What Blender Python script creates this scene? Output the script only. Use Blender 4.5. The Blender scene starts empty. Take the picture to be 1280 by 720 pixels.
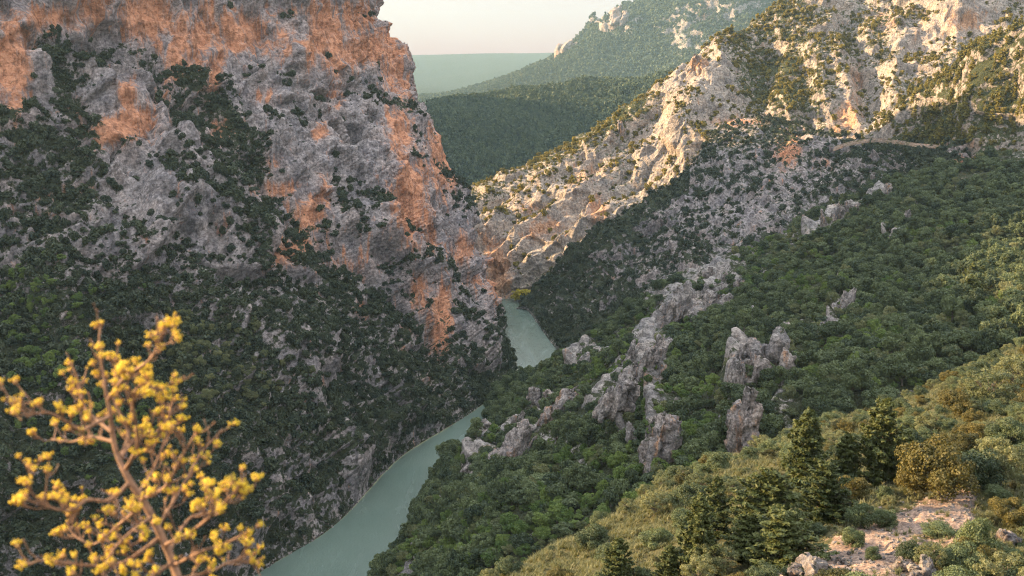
HAZE = 0.000055
EXPO_ = 2.15
import bpy, bmesh, math, random
import numpy as np
from mathutils import Vector, Matrix, Euler

random.seed(7)
rng = np.random.default_rng(7)
Q = 1.0                                   # terrain mesh density
SC = bpy.context.scene
COL = SC.collection

# ------------------------------------------------------------------ camera
F_PX = 1256.0                             # focal length in pixels of a 1280 wide frame
PITCH = math.radians(12.57)
CP, SP = math.cos(PITCH), math.sin(PITCH)
WATER = -220.0

cam_d = bpy.data.cameras.new('camera')
cam_d.sensor_width = 36.0
cam_d.lens = 36.0 * F_PX / 1280.0
cam_d.clip_start = 0.05
cam_d.clip_end = 60000
cam_d.dof.use_dof = True
cam_d.dof.focus_distance = 700
cam_d.dof.aperture_fstop = 4.6
cam = bpy.data.objects.new('camera', cam_d)
COL.objects.link(cam)
cam.rotation_euler = (math.pi / 2 - PITCH, 0, 0)
SC.camera = cam


def at(px, py, d):
    """point seen at pixel (px,py) of the photograph, d metres ahead of the viewpoint"""
    a = (px - 640.0) / F_PX
    b = (360.0 - py) / F_PX
    rx, ry, rz = a, CP + b * SP, -SP + b * CP
    k = d / ry
    return (rx * k, d, rz * k)


def shore(px, py):
    b = (360.0 - py) / F_PX
    ry, rz = CP + b * SP, -SP + b * CP
    k = WATER / rz
    return ((px - 640.0) / F_PX * k, ry * k, WATER)


def pix(P):
    """photograph pixel of world points (N,3)"""
    P = np.asarray(P, dtype=np.float64)
    dep = P[:, 1] * CP - P[:, 2] * SP
    up = P[:, 1] * SP + P[:, 2] * CP
    dep = np.where(np.abs(dep) < 1e-3, 1e-3, dep)
    return 640 + F_PX * P[:, 0] / dep, 360 - F_PX * up / dep, dep


# ------------------------------------------------------------------ noise
def _h(ix, iy, iz, seed):
    n = (ix.astype(np.uint32) * np.uint32(374761393) + iy.astype(np.uint32) * np.uint32(668265263)
         + iz.astype(np.uint32) * np.uint32(2246822519) + np.uint32((seed * 3266489917) & 0xffffffff))
    n = (n ^ (n >> np.uint32(13))) * np.uint32(1274126177)
    n = n ^ (n >> np.uint32(16))
    n = n * np.uint32(2654435761)
    return n ^ (n >> np.uint32(15))


def _r(n):
    return (n & np.uint32(0xffffff)).astype(np.float32) / np.float32(16777216.0)


def vnoise(P, scale, seed=0):
    """value noise in -1..1, features about `scale` metres (scale may be a triple)"""
    X = (P / np.asarray(scale, dtype=np.float64)).astype(np.float64)
    I = np.floor(X)
    Fr = (X - I).astype(np.float32)
    I = I.astype(np.int64)
    U = Fr * Fr * Fr * (Fr * (Fr * 6 - 15) + 10)
    out = np.zeros(len(P), np.float32)
    for dx in (0, 1):
        wx = U[:, 0] if dx else 1 - U[:, 0]
        for dy in (0, 1):
            wy = U[:, 1] if dy else 1 - U[:, 1]
            for dz in (0, 1):
                wz = U[:, 2] if dz else 1 - U[:, 2]
                out += wx * wy * wz * _r(_h(I[:, 0] + dx, I[:, 1] + dy, I[:, 2] + dz, seed))
    return out * 2 - 1


def fbm(P, scale, octs=4, seed=0, gain=0.5, ridged=False):
    out = np.zeros(len(P), np.float32)
    amp, tot = 1.0, 0.0
    s = np.asarray(scale, dtype=np.float64)
    for o in range(octs):
        n = vnoise(P + 17.3 * o, s, seed + o)
        if ridged:
            n = 1 - 2 * np.abs(n)
        out += amp * n
        tot += amp
        amp *= gain
        s = s / 2.03
    return out / tot


def facet(P, scale, seed=0, tilt=1.0):
    """faceted block noise: every cell is a tilted plane with its own height, about -1..1"""
    X = P / np.asarray(scale, dtype=np.float64)
    B = np.floor(X - 0.5).astype(np.int64)
    best = np.full(len(P), 1e9, np.float32)
    val = np.zeros(len(P), np.float32)
    for dx in (0, 1):
        for dy in (0, 1):
            for dz in (0, 1):
                ix, iy, iz = B[:, 0] + dx, B[:, 1] + dy, B[:, 2] + dz
                h = _h(ix, iy, iz, seed)
                h2 = _h(ix, iy, iz, seed + 101)
                h3 = _h(ix, iy, iz, seed + 202)
                vx = (X[:, 0] - ix - _r(h)).astype(np.float32)
                vy = (X[:, 1] - iy - _r(h2)).astype(np.float32)
                vz = (X[:, 2] - iz - _r(h3)).astype(np.float32)
                d = vx * vx + vy * vy + vz * vz
                m = d < best
                g = tilt * ((_r(h >> np.uint32(8)) - .5) * vx + (_r(h2 >> np.uint32(8)) - .5) * vy
                            + (_r(h3 >> np.uint32(8)) - .5) * vz) * 2 + (_r(_h(ix, iy, iz, seed + 303)) * 2 - 1) * .7
                val = np.where(m, g, val)
                best = np.where(m, d, best)
    return val


def sstep(a, b, x):
    t = np.clip((x - a) / (b - a), 0, 1)
    return t * t * (3 - 2 * t)


# ------------------------------------------------------------------ masks read off the photograph, cells of 40 px
VEG = """
11111211221200000005544565454324
24534321211115557764445775553257
46633653221137888888622785444677
55413775222243999999652376336877
76532467432233599765154443347854
77753357643222755445543434567678
77764445754322563344333234689999
77665445575433321336544457899999
76566555566544425775454688999999
98777666666754505657457887899999
99998776666677024886788855879999
99999877767777767777787569999999
99999987777878777568778658999999
99999998877787426578885877999999
99999998887770067569888899999999
99999998877700699999999999999999
99999998877006999999999999999999
99999998887009999999999999999999
""".split()
VEG = np.array([[int(c) for c in r.ljust(32, '9')[:32]] for r in VEG], np.float32) / 9.0


def cellmap(G, px, py):
    x = np.clip(px / 40.0 - .5, 0, G.shape[1] - 1.001)
    y = np.clip(py / 40.0 - .5, 0, G.shape[0] - 1.001)
    ix, iy = x.astype(int), y.astype(int)
    fx, fy = x - ix, y - iy
    return ((G[iy, ix] * (1 - fx) + G[iy, ix + 1] * fx) * (1 - fy)
            + (G[iy + 1, ix] * (1 - fx) + G[iy + 1, ix + 1] * fx) * fy)


# bare orange limestone scars: centre, radii, lean in degrees, strength
SCARS = [(18, 80, 20, 60, 0, 1), (62, 22, 40, 18, 0, .8), (118, 12, 24, 26, 0, .8), (185, 18, 36, 34, 15, 1),
         (222, 62, 13, 52, 12, .9), (250, 45, 14, 55, 12, .9), (268, 90, 10, 36, 10, .8), (302, 40, 38, 26, 0, .9),
         (350, 50, 24, 22, 0, .7), (400, 40, 18, 44, 6, .8), (420, 55, 12, 50, 0, .9), (455, 62, 34, 20, 0, .9),
         (380, 14, 60, 10, 0, .5), (446, 20, 22, 24, 0, .8), (492, 75, 17, 48, -12, .9), (500, 165, 16, 42, -4, .8),
         (514, 252, 23, 52, -4, 1), (552, 200, 17, 46, -8, .9), (536, 285, 10, 34, -8, .7), (152, 158, 42, 20, -18, 1),
         (160, 116, 14, 20, 0, .7), (92, 136, 12, 12, 0, .5), (281, 163, 18, 14, 0, .9), (347, 238, 23, 12, -10, .8),
         (386, 268, 24, 26, 0, .8), (374, 312, 32, 18, -12, .8), (400, 164, 10, 11, 0, .8), (405, 240, 10, 22, 0, .6),
         (576, 312, 15, 20, 0, .8), (552, 402, 13, 46, 3, 1), (524, 366, 14, 22, 0, .8), (452, 388, 8, 12, 0, .7),
         (508, 410, 5, 10, 0, .7), (430, 330, 40, 14, 0, .4), (330, 120, 16, 10, 0, .6), (80, 240, 30, 10, 0, .4),
         (60, 268, 18, 8, 0, .4), (420, 118, 10, 18, 0, .5), (345, 205, 14, 10, 0, .4), (592, 350, 16, 12, 0, .5),
         (622, 338, 14, 34, 0, 1), (610, 300, 10, 20, 0, .6), (680, 286, 22, 10, -20, .7), (745, 262, 12, 20, 0, .7),
         (660, 262, 14, 8, 0, .4), (735, 215, 22, 12, -30, .4), (985, 187, 15, 20, 25, 1), (1058, 145, 14, 16, 20, .9),
         (1072, 100, 8, 18, 0, .6), (1205, 25, 26, 16, 0, .6), (1203, 209, 18, 12, 0, 1.1), (1160, 182, 50, 6, 0, .6), (930, 152, 50, 6, 0, .6), (1110, 30, 14, 12, 0, .5), (1030, 205, 14, 10, 0, .3),
         (1150, 50, 12, 30, 0, .3), (762, 345, 10, 6, 0, .3), (880, 18, 8, 16, 0, .5), (772, 24, 8, 12, 0, .8)]


def scars(px, py):
    out = np.zeros(len(px), np.float32)
    for (cx, cy, rx, ry, an, st) in SCARS:
        m = (np.abs(px - cx) < 2.4 * max(rx, ry)) & (np.abs(py - cy) < 2.4 * max(rx, ry))
        if not m.any():
            continue
        c, s = math.cos(math.radians(an)), math.sin(math.radians(an))
        dx, dy = px[m] - cx, py[m] - cy
        u, v = (dx * c + dy * s) / rx, (-dx * s + dy * c) / ry
        out[m] = np.maximum(out[m], st * np.exp(-(u * u + v * v) * .8))
    return out


# ------------------------------------------------------------------ scene helpers
def new_mesh(name, V, Fc, mats=(), mat_idx=None, smooth=False):
    """mesh from numpy arrays; Fc is (N,3) or (N,4)"""
    me = bpy.data.meshes.new(name)
    V = np.asarray(V, np.float32)
    Fc = np.asarray(Fc, np.int32)
    n, k = Fc.shape
    me.vertices.add(len(V))
    me.vertices.foreach_set('co', V.ravel())
    me.loops.add(n * k)
    me.loops.foreach_set('vertex_index', Fc.ravel())
    me.polygons.add(n)
    me.polygons.foreach_set('loop_start', np.arange(0, n * k, k, dtype=np.int32))
    me.polygons.foreach_set('loop_total', np.full(n, k, np.int32))
    if mat_idx is not None:
        me.polygons.foreach_set('material_index', np.asarray(mat_idx, np.int32))
    if smooth:
        me.polygons.foreach_set('use_smooth', np.ones(n, bool))
    me.update(calc_edges=True)
    for m in mats:
        me.materials.append(m)
    return me


def attr(me, name, vals):
    a = me.attributes.new(name, 'FLOAT', 'POINT')
    a.data.foreach_set('value', np.asarray(vals, np.float32))


def link(name, me, parent=None, loc=None):
    o = bpy.data.objects.new(name, me)
    COL.objects.link(o)
    if parent is not None:
        o.parent = parent
    if loc is not None:
        o.location = loc
    return o


def tag(o, label=None, cat=None, group=None, kind=None):
    if label: o['label'] = label
    if cat: o['category'] = cat
    if group: o['group'] = group
    if kind: o['kind'] = kind
    return o


# ------------------------------------------------------------------ materials
def mat(name):
    m = bpy.data.materials.new(name)
    m.use_nodes = True
    nt = m.node_tree
    nt.nodes.clear()
    out = nt.nodes.new('ShaderNodeOutputMaterial')
    return m, nt, out


class N:
    """tiny node builder"""
    def __init__(s, nt):
        s.nt = nt

    def n(s, typ, **kw):
        x = s.nt.nodes.new(typ)
        for k, v in kw.items():
            if k.startswith('i_'):
                key = k[2:]
                x.inputs[int(key) if key.isdigit() else key.replace('_', ' ')].default_value = v
            else:
                setattr(x, k, v)
        return x

    def l(s, a, b):
        s.nt.links.new(a, b)

    def noise(s, vec, scale, detail=5, rough=.55, dist=0.0):
        x = s.n('ShaderNodeTexNoise')
        x.inputs['Scale'].default_value = scale
        x.inputs['Detail'].default_value = detail
        x.inputs['Roughness'].default_value = rough
        x.inputs['Distortion'].default_value = dist
        if vec is not None: s.l(vec, x.inputs['Vector'])
        return x.outputs['Fac']

    def ramp(s, fac, stops):
        x = s.n('ShaderNodeValToRGB')
        while len(x.color_ramp.elements) < len(stops):
            x.color_ramp.elements.new(.5)
        for e, (p, c) in zip(x.color_ramp.elements, stops):
            e.position = p
            e.color = c if len(c) == 4 else (*c, 1)
        s.l(fac, x.inputs[0])
        return x.outputs[0]

    def mix(s, fac, a, b, typ='MIX'):
        x = s.n('ShaderNodeMix', data_type='RGBA', blend_type=typ)
        for v, i in ((fac, 0), (a, 6), (b, 7)):
            if isinstance(v, bpy.types.NodeSocket): s.l(v, x.inputs[i])
            else: x.inputs[i].default_value = v if i == 0 else (v if len(v) == 4 else (*v, 1))
        return x.outputs[2]

    def math(s, op, a, b=0.0, clamp=False):
        x = s.n('ShaderNodeMath', operation=op, use_clamp=clamp)
        for v, i in ((a, 0), (b, 1)):
            if isinstance(v, bpy.types.NodeSocket): s.l(v, x.inputs[i])
            else: x.inputs[i].default_value = v
        return x.outputs[0]

    def at(s, name):
        x = s.n('ShaderNodeAttribute')
        x.attribute_name = name
        return x.outputs['Fac']

    def vscale(s, vec, sc, rot=(0, 0, 0)):
        x = s.n('ShaderNodeMapping')
        x.inputs['Scale'].default_value = sc
        x.inputs['Rotation'].default_value = rot
        s.l(vec, x.inputs['Vector'])
        return x.outputs[0]


def rock_material(name, pale, dark, orange, ground, strata_rot=(0, 0, 0), scale=1.0):
    m, nt, out = mat(name)
    b = N(nt)
    pos = b.n('ShaderNodeNewGeometry').outputs['Position']
    sv = b.vscale(pos, (1, 1, 1), strata_rot)
    # grey limestone: mottled, with dark water streaks running down
    n1 = b.noise(pos, .06 * scale, 6, .6)
    n2 = b.noise(pos, .5 * scale, 6, .7)
    grey = b.ramp(n2, [(.34, dark), (.48, tuple(.5 * p + .5 * q for p, q in zip(pale, dark))), (.60, pale)])
    blot = b.ramp(n1, [(.36, (.62, .62, .66)), (.5, (.92, .9, .9)), (.66, (1.08, 1.0, .95))])
    grey = b.mix(1.0, grey, blot, 'MULTIPLY')
    st = b.noise(b.vscale(pos, (.22 * scale, .22 * scale, .022 * scale)), 1.0, 5, .62, .3)
    streak = b.ramp(st, [(.40, (.55, .55, .58)), (.52, (1, 1, 1))])
    grey = b.mix(.75, grey, streak, 'MULTIPLY')
    # ochre scars
    on = b.noise(b.vscale(pos, (.15 * scale, .15 * scale, .022 * scale)), 1.0, 6, .7, .5)
    of = b.math('ADD', b.math('MULTIPLY', b.at('ochre'), 1.15), b.math('MULTIPLY', b.math('SUBTRACT', on, .5), 3.3))
    of = b.ramp(of, [(.34, (0, 0, 0)), (.74, (.92, .92, .92))])
    oc = b.ramp(b.noise(pos, .35 * scale, 5, .65), [(.34, tuple(.45 * c for c in orange)), (.5, orange),
                                                   (.72, (min(1, orange[0] * 1.15), orange[1] * 1.4, orange[2] * 1.6))])
    oc = b.mix(.9, oc, streak, 'MULTIPLY')
    grey = b.mix(b.math('MULTIPLY', b.at('ochre'), .65, True), grey, b.mix(1.0, grey, (1.25, .92, .78), 'MULTIPLY'))
    rock = b.mix(of, grey, oc)
    # earth and low plants on the ledges
    gn = b.noise(pos, .28 * scale, 6, .7)
    gf = b.math('ADD', b.math('MULTIPLY', b.at('cover'), 1.0), b.math('MULTIPLY', b.math('SUBTRACT', gn, .5), 1.5))
    gf = b.ramp(gf, [(.48, (0, 0, 0)), (.62, (1, 1, 1))])
    gc = b.ramp(b.noise(pos, .9 * scale, 4, .7), [(.3, tuple(.5 * c for c in ground)), (.7, tuple(1.4 * c for c in ground))])
    col = b.mix(gf, rock, gc)
    p = b.n('ShaderNodeBsdfPrincipled', i_Roughness=.92)
    p.inputs['Specular IOR Level'].default_value = .15
    b.l(col, p.inputs['Base Color'])
    # bump: fractures, beds and grain
    vo = b.n('ShaderNodeTexVoronoi', feature='DISTANCE_TO_EDGE')
    vo.inputs['Scale'].default_value = .22 * scale
    wv = b.n('ShaderNodeVectorMath', operation='ADD')
    nv = b.n('ShaderNodeTexNoise')
    nv.inputs['Scale'].default_value = .15 * scale
    nv.inputs['Detail'].default_value = 4
    b.l(pos, nv.inputs['Vector'])
    sc_ = b.n('ShaderNodeVectorMath', operation='SCALE')
    sc_.inputs['Scale'].default_value = 6.0 / scale
    b.l(nv.outputs['Color'], sc_.inputs[0])
    b.l(sv, wv.inputs[0]); b.l(sc_.outputs[0], wv.inputs[1])
    b.l(wv.outputs[0], vo.inputs['Vector'])
    crack = b.math('MINIMUM', vo.outputs['Distance'], .25)
    bd = b.noise(b.vscale(sv, (.05 * scale, .05 * scale, .55 * scale)), 1.0, 4, .6, .5)
    h = b.math('ADD', b.math('MULTIPLY', crack, 2.4), b.math('MULTIPLY', bd, .5))
    h = b.math('ADD', h, b.math('MULTIPLY', b.noise(pos, .45 * scale, 8, .72), 3.2))
    bp = b.n('ShaderNodeBump', i_Strength=1.0)
    bp.inputs['Distance'].default_value = 1.0 / scale
    b.l(h, bp.inputs['Height'])
    b.l(bp.outputs[0], p.inputs['Normal'])
    b.l(p.outputs[0], out.inputs[0])
    return m


def leaf_material(name, c_dark, c_light, transl=.25, hue=.0):
    m, nt, out = mat(name)
    b = N(nt)
    oi = b.n('ShaderNodeObjectInfo')
    t = b.at('tint')
    f = b.math('ADD', b.math('MULTIPLY', oi.outputs['Random'], .55), b.math('MULTIPLY', t, .45))
    col = b.ramp(f, [(.1, c_dark), (.9, c_light)])
    p = b.n('ShaderNodeBsdfPrincipled', i_Roughness=.6)
    p.inputs['Specular IOR Level'].default_value = .25
    b.l(col, p.inputs['Base Color'])
    tr = b.n('ShaderNodeBsdfTranslucent')
    b.l(b.mix(1.0, col, (1.3, 1.25, .6), 'MULTIPLY'), tr.inputs[0])
    mx = b.n('ShaderNodeMixShader', i_0=transl)
    b.l(p.outputs[0], mx.inputs[1]); b.l(tr.outputs[0], mx.inputs[2])
    b.l(mx.outputs[0], out.inputs[0])
    return m


def bark_material(name, a, c, scale=6.0):
    m, nt, out = mat(name)
    b = N(nt)
    tc = b.n('ShaderNodeTexCoord').outputs['Object']
    n = b.noise(b.vscale(tc, (scale, scale, scale * .25)), 1.0, 5, .65)
    p = b.n('ShaderNodeBsdfPrincipled', i_Roughness=.9)
    b.l(b.ramp(n, [(.3, a), (.7, c)]), p.inputs['Base Color'])
    bp = b.n('ShaderNodeBump', i_Strength=.6)
    bp.inputs['Distance'].default_value = .2 / scale
    b.l(n, bp.inputs['Height']); b.l(bp.outputs[0], p.inputs['Normal'])
    b.l(p.outputs[0], out.inputs[0])
    return m
# ------------------------------------------------------------------ terrain surfaces
S = 'S'


def ctrl(rows, far=1.0):
    """rows of (px,py,d) or (px,py,'S') for the water line, or ('W',x,y,z)"""
    out = []
    for r in rows:
        rr = []
        for c in r:
            if c[0] == 'W': rr.append(c[1:])
            elif c[2] == 'S': rr.append(shore(c[0], c[1]))
            else: rr.append(at(c[0], c[1], c[2] * far))
        out.append(rr)
    return np.array(out, np.float64)


def _cr(C, n, spans):
    """Catmull-Rom along axis 0, n samples spread by span length"""
    k = len(C)
    cum = np.concatenate([[0], np.cumsum(spans)])
    t = np.interp(np.linspace(0, cum[-1], n), cum, np.arange(k))
    i = np.clip(t.astype(int), 0, k - 2)
    f = (t - i)[:, None, None]
    E = np.concatenate([2 * C[:1] - C[1:2], C, 2 * C[-1:] - C[-2:-1]])
    p0, p1, p2, p3 = E[i], E[i + 1], E[i + 2], E[i + 3]
    return .5 * (2 * p1 + (p2 - p0) * f + (2 * p0 - 5 * p1 + 4 * p2 - p3) * f ** 2 + (3 * p1 - p0 - 3 * p2 + p3) * f ** 3)


def surface(C, nu, nv):
    """fine grid (nv rows, nu cols, 3)"""
    nu, nv = int(nu * Q), int(nv * Q)

    def lens(A):                                   # mean span length seen from the viewpoint
        d = np.linalg.norm(np.diff(A, axis=0), axis=2) / np.maximum(60, A[1:, :, 1])
        return np.maximum(d.mean(1), 1e-3)
    G = _cr(C, nv, lens(C))
    Ct = G.transpose(1, 0, 2)
    G = _cr(Ct, nu, lens(C.transpose(1, 0, 2)))
    return G.transpose(1, 0, 2)


def normals(G):
    du = np.gradient(G, axis=1)
    dv = np.gradient(G, axis=0)
    n = np.cross(du, dv)
    n /= np.maximum(np.linalg.norm(n, axis=2, keepdims=True), 1e-9)
    return n


def grid_faces(nv, nu):
    a = np.arange(nv * nu).reshape(nv, nu)
    return np.stack([a[:-1, :-1], a[:-1, 1:], a[1:, 1:], a[1:, :-1]], -1).reshape(-1, 4)


TER = {}                                          # name -> dict(P, N, cover, ochre, w, shape)


def terrain(name, C, nu, nv, material, disp, cover_fn=None, clampwater=True, cover_k=.9, soft=3):
    G = surface(C, nu, nv)
    nv_, nu_ = G.shape[:2]
    n = normals(G)
    if (n[..., 1].mean() > 0) and n[..., 2].mean() < 0: n = -n
    if n[..., 2].mean() < 0: n = -n
    P, Nn = G.reshape(-1, 3), n.reshape(-1, 3)
    px, py, dep = pix(P)
    veg = cover_fn(px, py, P, Nn) if cover_fn else cellmap(VEG, px, py)
    och = scars(px, py)
    D = disp(P, Nn, veg, och, px, py)
    Dg = D.reshape(nv_, nu_)
    for _ in range(soft):                         # weathered edges
        E0 = np.pad(Dg, 1, mode='edge')
        Dg = .5 * Dg + .125 * (E0[:-2, 1:-1] + E0[2:, 1:-1] + E0[1:-1, :-2] + E0[1:-1, 2:])
    D = Dg.ravel()
    if clampwater:                                # the foot of every slope keeps to the water line
        D = D * sstep(WATER - 2, WATER + 18, P[:, 2])[:, None] if D.ndim == 2 else D * sstep(WATER - 2, WATER + 18, P[:, 2])
    P = P + (Nn * D[:, None] if D.ndim == 1 else D)
    G2 = P.reshape(nv_, nu_, 3)
    n2 = normals(G2).reshape(-1, 3)
    if (n2 * Nn).sum() < 0: n2 = -n2
    # cover settles on flatter ledges
    flat = sstep(.05, .75, n2[:, 2])
    cov = np.clip(veg + (flat - .5) * .45, 0, 1)
    px, py, dep = pix(P)
    och = scars(px, py)
    me = new_mesh(name, P, grid_faces(nv_, nu_), (material,))
    attr(me, 'cover', cov * cover_k)
    attr(me, 'ochre', och)
    o = link(name, me)
    tag(o, kind='structure')
    # vertex areas for scattering
    e1 = np.linalg.norm(np.gradient(G2, axis=1), axis=2)
    e2 = np.linalg.norm(np.gradient(G2, axis=0), axis=2)
    TER[name] = dict(P=P, N=n2, N0=Nn, veg=veg, flat=flat, och=och, area=(e1 * e2).ravel(), px=px, py=py, dep=dep, shape=(nv_, nu_))
    return o


GREEN = (.035, .042, .022)
M_ROCK = rock_material('grey_limestone', (.45, .41, .40), (.13, .12, .122), (.60, .265, .14), GREEN)
M_ROCK_R = rock_material('bedded_limestone', (.47, .41, .345), (.18, .16, .145), (.48, .26, .15), (.05, .055, .022), (0, math.radians(38), 0))
M_FLOOR = rock_material('forest_floor', (.46, .43, .40), (.15, .14, .135), (.46, .25, .14), (.04, .046, .022))
M_NEAR = rock_material('stony_soil', (.46, .34, .265), (.22, .155, .12), (.5, .32, .2), (.085, .08, .036), scale=5.0)
M_FAR = rock_material('far_limestone', (.40, .36, .32), (.17, .155, .15), (.46, .26, .15), (.035, .05, .03), scale=.35)
M_ROAD = rock_material('track_gravel', (.30, .245, .19), (.17, .135, .11), (.36, .2, .12), (.12, .10, .05), scale=2)


# ---- A: the mountain on the left bank
A = ctrl(list(zip(
    [('W', -620, 150, -215), ('W', -680, 170, -160), ('W', -720, 190, -90), ('W', -760, 200, -20), ('W', -800, 215, 70), ('W', -850, 230, 165), ('W', -1000, 250, 150)],  # unseen end of the mountain, raised to shade the wooded slope
    [(-420, 840, 290), (-420, 600, 330), (-420, 350, 400), (-420, 170, 480), (-420, 40, 540), (-420, -230, 610), (-700, -240, 760)],
    [(-160, 850, S), (-180, 620, 345), (-160, 390, 405), (-160, 190, 480), (-160, 20, 545), (-170, -290, 625), (-400, -280, 760)],
    [(120, 850, S), (60, 640, 355), (20, 440, 410), (0, 250, 480), (-20, 60, 545), (-40, -270, 640), (-260, -230, 800)],
    [(330, 712, S), (250, 560, 425), (200, 400, 480), (170, 230, 545), (150, 60, 610), (120, -230, 700), (-100, -180, 850)],
    [(420, 655, S), (370, 500, 490), (330, 350, 550), (300, 200, 615), (280, 50, 680), (262, -180, 770), (30, -120, 900)],
    [(500, 572, S), (455, 440, 580), (430, 310, 635), (410, 180, 690), (395, 40, 745), (385, -120, 820), (180, -80, 960)],
    [(590, 515, S), (545, 410, 655), (515, 290, 700), (490, 170, 745), (455, 40, 790), (430, -110, 850), (250, -60, 1000)],
    [(645, 468, S), (586, 390, 735), (556, 280, 765), (520, 165, 795), (462, 50, 830), (425, -60, 870), (280, 0, 1020)],
    [(630, 425, S), (602, 360, 810), (578, 260, 830), (540, 150, 850), (488, 85, 880), (440, 0, 910), (310, 40, 1040)],
    [(617, 378, S), (590, 354, 940), (562, 300, 945), (530, 265, 945), (495, 250, 945), (460, 245, 950), (340, 250, 980)],
    [(560, 374, S), (550, 360, 1000), (530, 345, 1030), (505, 335, 1040), (480, 325, 1050), (450, 320, 1050), (330, 300, 1080)])))


LEDGES = [([(30, 50), (70, 45), (110, 60), (150, 55), (200, 75), (245, 120), (290, 175), (330, 225), (370, 270), (410, 310)], 11),
          ([(60, 60), (75, 110), (100, 150), (112, 182)], 15), ([(330, 120), (350, 100), (365, 140), (372, 158)], 8), ([(470, 112), (500, 124), (520, 135)], 9),
          ([(530, 132), (545, 180), (566, 215)], 6), ([(0, 150), (50, 165), (90, 190), (120, 205)], 18), ([(150, 192), (190, 215), (240, 245), (290, 290), (330, 350)], 12),
          ([(330, 80), (355, 95), (372, 92)], 6), ([(440, 230), (470, 262), (500, 300)], 7), ([(20, 200), (60, 230), (110, 240)], 14), ([(215, 130), (230, 180), (262, 215)], 9),
          ([(480, 340), (520, 330), (560, 350)], 8), ([(380, 330), (430, 350), (500, 390)], 10), ([(410, 200), (425, 250), (440, 300)], 6), ([(585, 215), (592, 290), (606, 330)], 6),
          ([(360, 20), (372, 12), (385, 20)], 6), ([(445, 10), (462, 20)], 6)]


def bands(px, py):
    q = np.zeros(len(px), np.float32)
    for pts, w_ in LEDGES:
        for (x0, y0), (x1, y1) in zip(pts[:-1], pts[1:]):
            t = np.clip(((px - x0) * (x1 - x0) + (py - y0) * (y1 - y0)) / ((x1 - x0) ** 2 + (y1 - y0) ** 2), 0, 1)
            q = np.maximum(q, np.exp(-(np.hypot(px - x0 - t * (x1 - x0), py - y0 - t * (y1 - y0)) / w_) ** 2))
    return q


SPINES = [([(905, 345), (850, 395), (780, 478), (748, 515)], 15), ([(700, 470), (660, 520), (630, 560), (602, 592)], 13), ([(955, 405), (930, 470), (925, 560)], 13),
          ([(835, 500), (822, 570)], 13), ([(1062, 370), (1045, 412)], 10), ([(745, 440), (720, 462)], 8), ([(870, 350), (920, 345), (930, 370)], 16), ([(800, 530), (790, 560)], 7),
          ([(1010, 300), (1060, 268), (1110, 246)], 7), ([(680, 495), (700, 520)], 9), ([(585, 560), (572, 600)], 7), ([(1110, 300), (1150, 262)], 7)]


def spine(px, py):
    q = np.zeros(len(px), np.float32)
    for pts, w_ in SPINES:
        for (x0, y0), (x1, y1) in zip(pts[:-1], pts[1:]):
            t = np.clip(((px - x0) * (x1 - x0) + (py - y0) * (y1 - y0)) / ((x1 - x0) ** 2 + (y1 - y0) ** 2), 0, 1)
            q = np.maximum(q, np.exp(-(np.hypot(px - x0 - t * (x1 - x0), py - y0 - t * (y1 - y0)) / (w_ * .8)) ** 2))
    return q


def disp_A(P, Nn, veg, och, px, py):
    rockf = 1 - .55 * veg
    d = 10 * fbm(P, 130, 3, 1) + 7 * fbm(P, (60, 60, 90), 3, 5, ridged=True)
    # gullies and buttresses: long in z
    d += 6 * rockf * fbm(P, (34, 34, 110), 3, 9, ridged=True)
    sm = 1 - .65 * np.clip(och, 0, 1)
    d += 9 * facet(P, (90, 90, 130), 15)
    d += rockf * sm * (11 * facet(P, (38, 38, 56), 11) + 7 * facet(P, (15, 15, 22), 12) + 2.7 * facet(P, (6.5, 6.5, 9), 13) + .8 * facet(P, 2.8, 14))
    d += och * 3 * fbm(P, (10, 10, 90), 3, 25, ridged=True)
    d += rockf * sm * (3.0 * fbm(P, (10, 10, 18), 2, 23, ridged=True) + 1.0 * fbm(P, 4.5, 3, 21, .6))
    # scars are hollows left by rock falls, with an overhang above
    d -= 5.0 * och
    # the long ledge running down across the face
    for (x0, y0, x1, y1, w, a) in ((40, 55, 215, 85, 14, -9), (130, 45, 330, 235, 16, -10), (330, 235, 470, 360, 16, -6), (60, 60, 110, 150, 14, -8)):
        t = np.clip(((px - x0) * (x1 - x0) + (py - y0) * (y1 - y0)) / ((x1 - x0) ** 2 + (y1 - y0) ** 2), 0, 1)
        q = np.hypot(px - x0 - t * (x1 - x0), py - y0 - t * (y1 - y0))
        d += a * np.exp(-(q / w) ** 2)
    for (cx, cy, rx, ry, a) in ((150, 130, 50, 55, 12), (20, 60, 26, 70, 7), (518, 250, 26, 60, 6)):
        d += a * np.exp(-((px - cx) / rx) ** 2 - ((py - cy) / ry) ** 2)
    edge = sstep(985, 900, P[:, 1]) * .6 + .4
    return d * edge


terrain('mountain', A, 1050, 900, M_ROCK, disp_A, lambda px, py, P, n: np.maximum(np.clip(cellmap(VEG, px, py) ** (1.7 - .75 * sstep(300, 430, py)) + .72 * bands(px, py) * sstep(-.7, .35, fbm(P, 20, 3, 49)), 0, 1), .85 * sstep(WATER + 30, WATER + 8, P[:, 2])), cover_k=.72, soft=2)

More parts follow.
